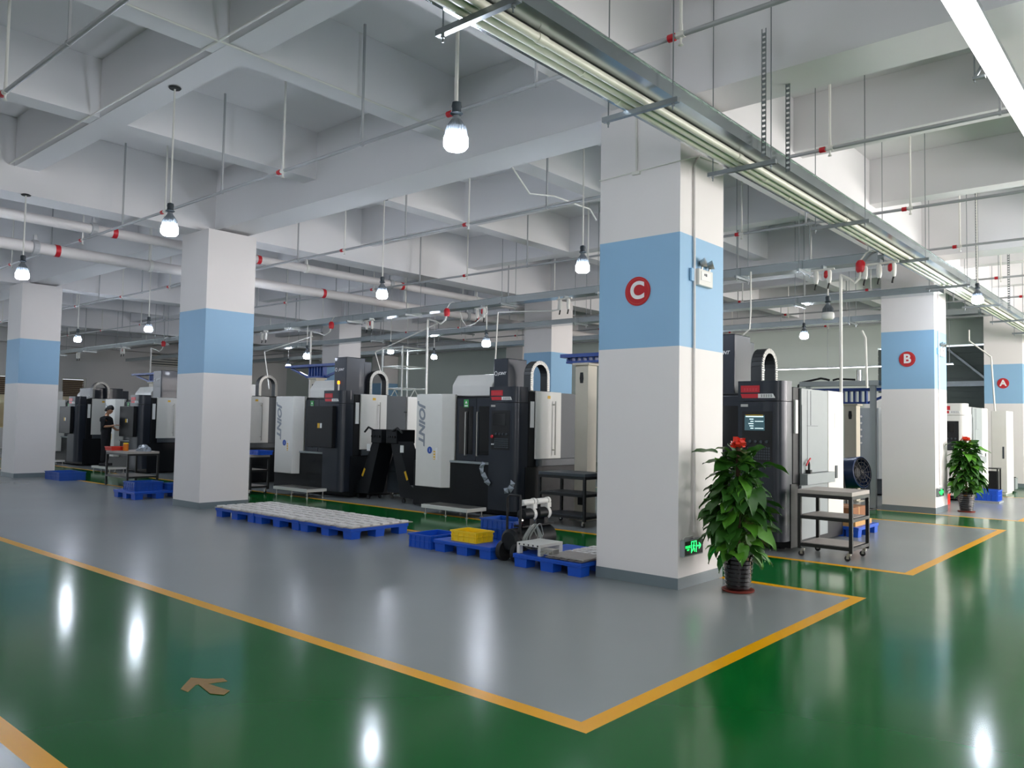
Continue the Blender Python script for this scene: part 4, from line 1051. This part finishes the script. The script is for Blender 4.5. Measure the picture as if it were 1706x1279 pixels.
# things right of pillar B
t = bin_(13.6, -0.18, 0.04, 0.45, 0.50, 0.24, M_BLUEP, 'bright blue bin on the floor right of the far potted plant')
MB().box(-0.26, -0.28, -0.039, 0.26, 0.27, -0.001).build('base_board', M_MGRY, t)
t = thing('open_rack', 'black open frame rack with cables in front of the narrow light cabinet', 'rack', (15.75, 0.11, 0))
m = MB()
for x in (-0.18, 0.18):
    for y in (-0.16, 0.16): m.box(x-0.015,y-0.015,0,x+0.015,y+0.015,0.66)
m.box(-0.20,-0.18,0.661,0.20,0.18,0.68); m.build('frame', M_BLACKF, t)
MB().box(-0.14,-0.14,0.05,0.14,0.14,0.60).build('inner_unit', M_DRK, t)
MB().tube([(-0.21,0.10,0.62),(-0.22,0.11,0.4),(-0.21,0.08,0.2)],0.014,8).tube([(-0.21,0.03,0.55),(-0.22,0.04,0.3)],0.010,8).build('cables', M_WPVC, t)
t = thing('equipment_cabinet', 'narrow light cabinet next to the white machine right of pillar B', 'cabinet', (16.75, 0.02, 0))
MB().box(-0.45,-0.16,0.05,0.45,0.18,2.10).box(-0.42,-0.13,0,0.42,0.15,0.049).build('body', M_IVORY, t, bevel=0.01); MB().box(-0.454,-0.10,0.9,-0.451,-0.06,1.2).build('handle', M_DGRY, t)
t = thing('grey_panel', 'grey upright panel standing behind the narrow light cabinet', 'panel', (17.45, 0.16, 0))
MB().box(-0.03,-0.12,0.0,0.03,0.12,0.76).box(-0.12,-0.1,0,0.12,-0.07,0.03).box(-0.12,0.07,0,0.12,0.1,0.03).build('board', M_MGRY, t)
t = thing('small_cabinet', 'small black box on the floor near pillar A', 'cabinet', (18.1, 0.08, 0))
MB().box(-0.2,-0.10,0.04,0.2,0.14,0.36).box(-0.16,-0.07,0,0.16,0.11,0.039).build('body', M_DRK, t, bevel=0.01); MB().box(-0.18,-0.14,0.05,0.18,-0.101,0.34).build('side_panel', M_MGRY, t)
t = bin_(12.2, 0.55, 0.001, 0.35, 0.5, 0.22, MATS['red_plastic'], 'red bin on the floor behind the far potted plant')

# tape mark on the green floor
t = MB()
t.prism([(-4.618,0.718),(-4.511,0.832),(-4.454,0.74),(-4.381,0.681),(-4.392,0.611),(-4.499,0.657),(-4.556,0.685),(-4.649,0.598),(-4.653,0.677)], 0.0005, 0.0022, 'xy')
t.prism([(-4.541,0.685),(-4.501,0.675),(-4.472,0.443),(-4.532,0.402),(-4.576,0.478)], 0.0023, 0.0040, 'xy')
tag(t.build('tape_mark', mat('old_brown_tape', '8a6a34', 0.6, var=0.2, scale=20)), 'worn brown tape arrow stuck on the green floor', 'tape')

# ---------------------------------------------------------------- potted plants
def leaf_mat():
    m = mat('plant_leaf', '2a561a', 0.38, var=0.5, scale=5.0, spec=0.5)
    return m
M_LEAF = leaf_mat(); M_LEAF2 = mat('plant_leaf_light', '4c8426', 0.38, var=0.25, scale=5.0)
def plant(x, y, h, label, seed, limy=0.37, scale=1.0, nl=230):
    t = thing('potted_plant', label, 'plant', (x, y, 0))
    pot = MB(); prof = [(0.105, 0.025)]
    z = 0.03
    for k in range(8):
        r = 0.112+0.0055*k
        prof += [(r, z), (r+0.004, z+0.028), (r+0.011, z+0.034), (r+0.004, z+0.040)]; z += 0.041
    prof += [(0.160, z), (0.160, z+0.012), (0.148, z+0.012), (0.146, z-0.03), (0.02, z-0.032)]
    pot.lathe(prof, n=40).build('pot', mat('glazed_dark_pot', '120d10', 0.08, var=0.2, spec=0.8, coat=0.6), t, smooth=True)
    MB().lathe([(0.11,0.0),(0.150,0.004),(0.158,0.022),(0.150,0.024),(0.12,0.014),(0.01,0.0135)], n=36).build('saucer', M_TERR, t, smooth=True)
    MB().lathe([(0.14, z-0.031), (0.142, z-0.006), (0.05, z-0.001)], n=24).build('soil', mat('dark_soil', '2a2018', 0.9, var=0.3), t)
    MB().tube([(0,0,0.30),(0.0,0,h-0.10)], 0.022, 10).build('moss_pole', mat('brown_moss_pole', '4a3426', 0.9, bump=0.6), t)
    rnd = random.Random(seed)
    L = MB(); ST = MB()
    def leaf(p, az, tilt, ln, wd, mi):
        L.cur = mi
        d = Vector((math.cos(az)*math.cos(tilt), math.sin(az)*math.cos(tilt), math.sin(tilt)))
        sd = d.cross(Vector((0,0,1))).normalized(); nr = sd.cross(d)
        roll = rnd.uniform(-0.6, 0.6); sd, nr = sd*math.cos(roll)+nr*math.sin(roll), nr*math.cos(roll)-sd*math.sin(roll)
        prof = [(0,0.02),(0.06,0.32),(0.18,0.46),(0.38,0.50),(0.6,0.42),(0.8,0.25),(0.93,0.09),(1.0,0.0)]
        vs = []; dr = rnd.uniform(0.15, 0.55)
        for u, w in prof:
            q = p + d*(u*ln) - Vector((0,0,1))*(dr*ln*u*u)
            cup = 0.10+0.1*u
            for s in (-1, 0, 1):
                v = q + sd*(s*w*wd) + nr*(abs(s)*w*wd*cup*1.6 + (0.012*math.sin(u*9+s) if s else 0))
                if y+v.y > y+limy: v.y = limy - (v.y-limy)*0.05
                vs.append(v)
        k = len(prof); fs = []
        for i in range(k-1):
            fs += [(i*3, i*3+1, i*3+4, i*3+3), (i*3+1, i*3+2, i*3+5, i*3+4)]
        L.add(vs, fs)
    z0, z1 = 0.40, h-0.16
    for i in range(nl):
        u = (i+rnd.random())/nl; zz = z0 + (z1-z0)*u
        env = (0.17+0.15*math.sin(PI*min(1, u*0.9+0.28)))*scale if u < 0.93 else 0.10*scale
        az = rnd.uniform(0, 2*PI)
        r0 = env*rnd.uniform(0.25, 0.75)
        p = Vector((r0*math.cos(az), r0*math.sin(az), zz+rnd.uniform(-0.03, 0.03)))
        ln = rnd.uniform(0.15, 0.25)*scale*(0.85 if u < 0.15 else 1)
        tilt = rnd.uniform(-0.9, 0.25) if u < 0.8 else rnd.uniform(-0.2, 0.8)
        leaf(p, az+rnd.uniform(-0.5, 0.5), tilt, ln, ln*rnd.uniform(0.58, 0.80), 0 if rnd.random() < 0.72 else 1)
        if i % 2 == 0: ST.tube([(0.015*math.cos(az), 0.015*math.sin(az), zz-0.10), (p.x*0.6, p.y*0.6, zz-0.01), tuple(p)], 0.0035, 5)
    leaf(Vector((0.16,-0.18,h-0.27)), -0.85, 0.05, 0.26*scale, 0.19*scale, 1)
    leaf(Vector((-0.12,0.16,h-0.16)), 2.3, 0.15, 0.26*scale, 0.15*scale, 0)
    leaf(Vector((0.06,-0.06,h-0.17)), -0.8, 0.5, 0.22*scale, 0.16*scale, 0)
    fo = L.build('foliage', [M_LEAF, M_LEAF2], t, smooth=True)
    ST.build('stems', mat('green_stem', '4c7a2c', 0.5), t)
    # ribbon bow
    B = MB(); c = Vector((0, 0, h-0.07))
    for k in range(11):
        a = 2*PI*k/11+0.3*rnd.random(); el = rnd.uniform(-0.5, 1.1); ln = rnd.uniform(0.07, 0.105)
        d = Vector((math.cos(a)*math.cos(el), math.sin(a)*math.cos(el), math.sin(el)))
        s1 = d.cross(Vector((0,0,1))).normalized()*0.026
        n1 = s1.cross(d).normalized()*0.028
        pts = [c, c+d*ln*0.5+n1, c+d*ln, c+d*ln*0.55-n1, c]
        vs = []
        for q in pts: vs += [q-s1*(0.4 if q is c else 1), q+s1*(0.4 if q is c else 1)]
        B.add(vs, [(0,1,3,2),(2,3,5,4),(4,5,7,6),(6,7,9,8)])
    B.build('ribbon_bow', mat('red_ribbon', 'f0402c' if seed == 1 else 'f0603c', 0.3, var=0.25, scale=12), t, label='shiny red ribbon bow on top')
plant(0.39, -0.44, 1.50, 'large leafy potted plant with red bow beside pillar C', 1, limy=0.42)
plant(10.74, -0.34, 1.50, 'leafy potted plant with orange-red bow beside pillar B', 2, limy=0.32)

# ---------------------------------------------------------------- worker
M_SKIN = mat('skin', 'b98a6c', 0.5, var=0.04); M_CLOTH = mat('black_work_clothes', '14161b', 0.85, var=0.15, bump=0.3, bscale=25)
M_HAIR = mat('black_hair', '0c0b0b', 0.5); M_SHOE = mat('dark_shoes', '1a1a1c', 0.6)
def skin_obj(name, verts, edges, radii, m, parent, root=0, sub=2):
    me = bpy.data.meshes.new(name); me.from_pydata(verts, edges, []); me.materials.append(m)
    o = bpy.data.objects.new(name, me); COL.objects.link(o); o.parent = parent
    md = o.modifiers.new('skin', 'SKIN'); md.use_smooth_shade = True
    sv = me.skin_vertices[0].data
    for i, r in enumerate(radii):
        sv[i].radius = r if isinstance(r, tuple) else (r, r); sv[i].use_root = (i == root)
    ms = o.modifiers.new('sub', 'SUBSURF'); ms.levels = sub; ms.render_levels = sub
    return o
P = thing('person', 'person in black work clothes standing at the far left machine, head bent toward its panel', 'person', (2.70, 19.98, 0.169), rz=-0.85)
# local frame: facing +x, left is +y
V = [(0,0,0.93),(0.0,0,1.08),(0.0,0,1.25),(-0.01,0,1.38),(0.01,0,1.47),(0.035,0,1.53),
     (0.0,0.19,1.37),(0.04,0.24,1.12),(0.22,0.19,1.02),(0.30,0.17,1.03),
     (0.0,-0.19,1.37),(0.03,-0.23,1.12),(0.24,-0.17,1.14),(0.32,-0.15,1.17),
     (0,0.09,0.88),(0.01,0.10,0.50),(-0.02,0.11,0.10),(0,-0.09,0.88),(0.02,-0.10,0.50),(-0.01,-0.11,0.10)]
E_ = [(0,1),(1,2),(2,3),(3,4),(4,5),(3,6),(6,7),(7,8),(8,9),(3,10),(10,11),(11,12),(12,13),(0,14),(14,15),(15,16),(0,17),(17,18),(18,19)]
Rd = [(0.09,0.07),(0.08,0.06),(0.08,0.055),(0.06,0.045),0.052,0.055,0.030,0.036,0.032,0.024,0.030,0.036,0.032,0.024,0.085,0.058,0.040,0.085,0.058,0.040]
body = skin_obj('body', V, E_, Rd, M_SKIN, P)
# clothing
sh = [V[i] for i in (0,1,2,3,6,7,10,11)]
skin_obj('shirt', [(0,0,0.86)]+[tuple(q) for q in sh[1:]]+[(0.06,0.235,1.09),(0.05,-0.225,1.11)], [(0,1),(1,2),(2,3),(3,4),(4,5),(3,6),(6,7),(5,8),(7,9)],
         [(0.17,0.14),(0.16,0.125),(0.175,0.125),(0.13,0.095),0.085,0.066,0.085,0.066,0.060,0.060], M_CLOTH, P)
skin_obj('trousers', [(0,0,0.93),(0,0.09,0.86),(0.01,0.10,0.50),(-0.02,0.11,0.09),(0,-0.09,0.86),(0.02,-0.10,0.50),(-0.01,-0.11,0.09),(0,0,1.10)],
         [(7,0),(0,1),(1,2),(2,3),(0,4),(4,5),(5,6)], [(0.14,0.11),0.105,0.078,0.066,0.105,0.078,0.066,(0.135,0.10)], M_CLOTH, P)
for s in (1, -1):
    MB().prism([(-0.10,0.11*s-0.045),(0.12,0.11*s-0.045),(0.17,0.11*s),(0.12,0.11*s+0.045),(-0.10,0.11*s+0.045)], 0.0, 0.075, 'xy').build('shoe', M_SHOE, P, bevel=0.018)
# head with face
hd = MB(); n = 18; k = 12; c = Vector((0.075, 0, 1.60)); tl = 0.38
vs = []
for i in range(k+1):
    th = PI*i/k
    for j in range(n):
        a = 2*PI*j/n
        X = 0.095*math.sin(th)*math.cos(a); Y = 0.075*math.sin(th)*math.sin(a); Z = 0.122*math.cos(th)
        if Z < -0.04 and X < 0: X *= 0.8
        if X > 0.06 and abs(Y) < 0.02 and -0.045 < Z < 0.02: X += 0.026*(1-abs(Z+0.02)/0.045 if abs(Z+0.02) < 0.045 else 0)  # nose
        if Z < -0.08: X += 0.015
        X2 = X*math.cos(tl)+Z*math.sin(tl); Z2 = -X*math.sin(tl)+Z*math.cos(tl)
        vs.append((c.x+X2, c.y+Y, c.z+Z2))
hd.add(vs, [(i*n+j, i*n+(j+1)%n, (i+1)*n+(j+1)%n, (i+1)*n+j) for i in range(k) for j in range(n)])
ho = hd.build('head', M_SKIN, P, smooth=True)
def hp(x, y, z): return (c.x+x*math.cos(tl)+z*math.sin(tl), c.y+y, c.z-x*math.sin(tl)+z*math.cos(tl))
for s in (1, -1):
    MB().tube([hp(0.086,0.030*s-0.012,0.005), hp(0.086,0.030*s+0.012,0.005)], 0.006, 8).build('eye', M_HAIR, ho)
    MB().tube([hp(-0.005,0.074*s,0.02), hp(-0.012,0.084*s,0.0), hp(-0.002,0.078*s,-0.025)], [0.010,0.012,0.007], 8).build('ear', M_SKIN, ho)
MB().tube([hp(0.088,-0.02,-0.062), hp(0.092,0,-0.062), hp(0.088,0.02,-0.062)], 0.005, 8).build('mouth', mat('lips', '8a4a42', 0.5), ho)
hr = MB(); vs = []
for i in range(8):
    th = PI*0.52*i/7
    for j in range(n):
        a = 2*PI*j/n
        X = 0.116*math.sin(th)*math.cos(a)-0.010; Y = 0.094*math.sin(th)*math.sin(a); Z = 0.146*math.cos(th)
        if math.cos(a) < -0.1: Z -= 0.055*(i/7.0)
        if math.cos(a) > 0.3: Z += 0.045*(i/7.0)
        vs.append(hp(X, Y, Z))
hr.add(vs, [(i*n+j, i*n+(j+1)%n, (i+1)*n+(j+1)%n, (i+1)*n+j) for i in range(7) for j in range(n)])
hr.build('hair', M_HAIR, P, smooth=True)
for (wx, wy, wz), s in (((0.30,0.17,1.03), 1), ((0.32,-0.15,1.17), -1)):
    hv = [(wx, wy, wz), (wx+0.05, wy-0.004*s, wz)]; he = [(0,1)]; hrad = [(0.022,0.018),(0.026,0.016)]
    for f in range(4):
        y = wy+s*(-0.030+0.020*f)*-1; ln = (0.030,0.036,0.034,0.026)[f]
        b0 = len(hv); hv += [(wx+0.088, y, wz+0.004), (wx+0.088+ln, y, wz-0.004), (wx+0.088+ln+0.018, y, wz-0.026)]
        he += [(1,b0),(b0,b0+1),(b0+1,b0+2)]; hrad += [0.0095,0.0085,0.007]
    b0 = len(hv); hv += [(wx+0.035, wy-0.035*s, wz-0.006), (wx+0.065, wy-0.052*s, wz-0.016)]; he += [(0,b0),(b0,b0+1)]; hrad += [0.011,0.009]
    skin_obj('hand', hv, he, hrad, M_SKIN, P, sub=1)
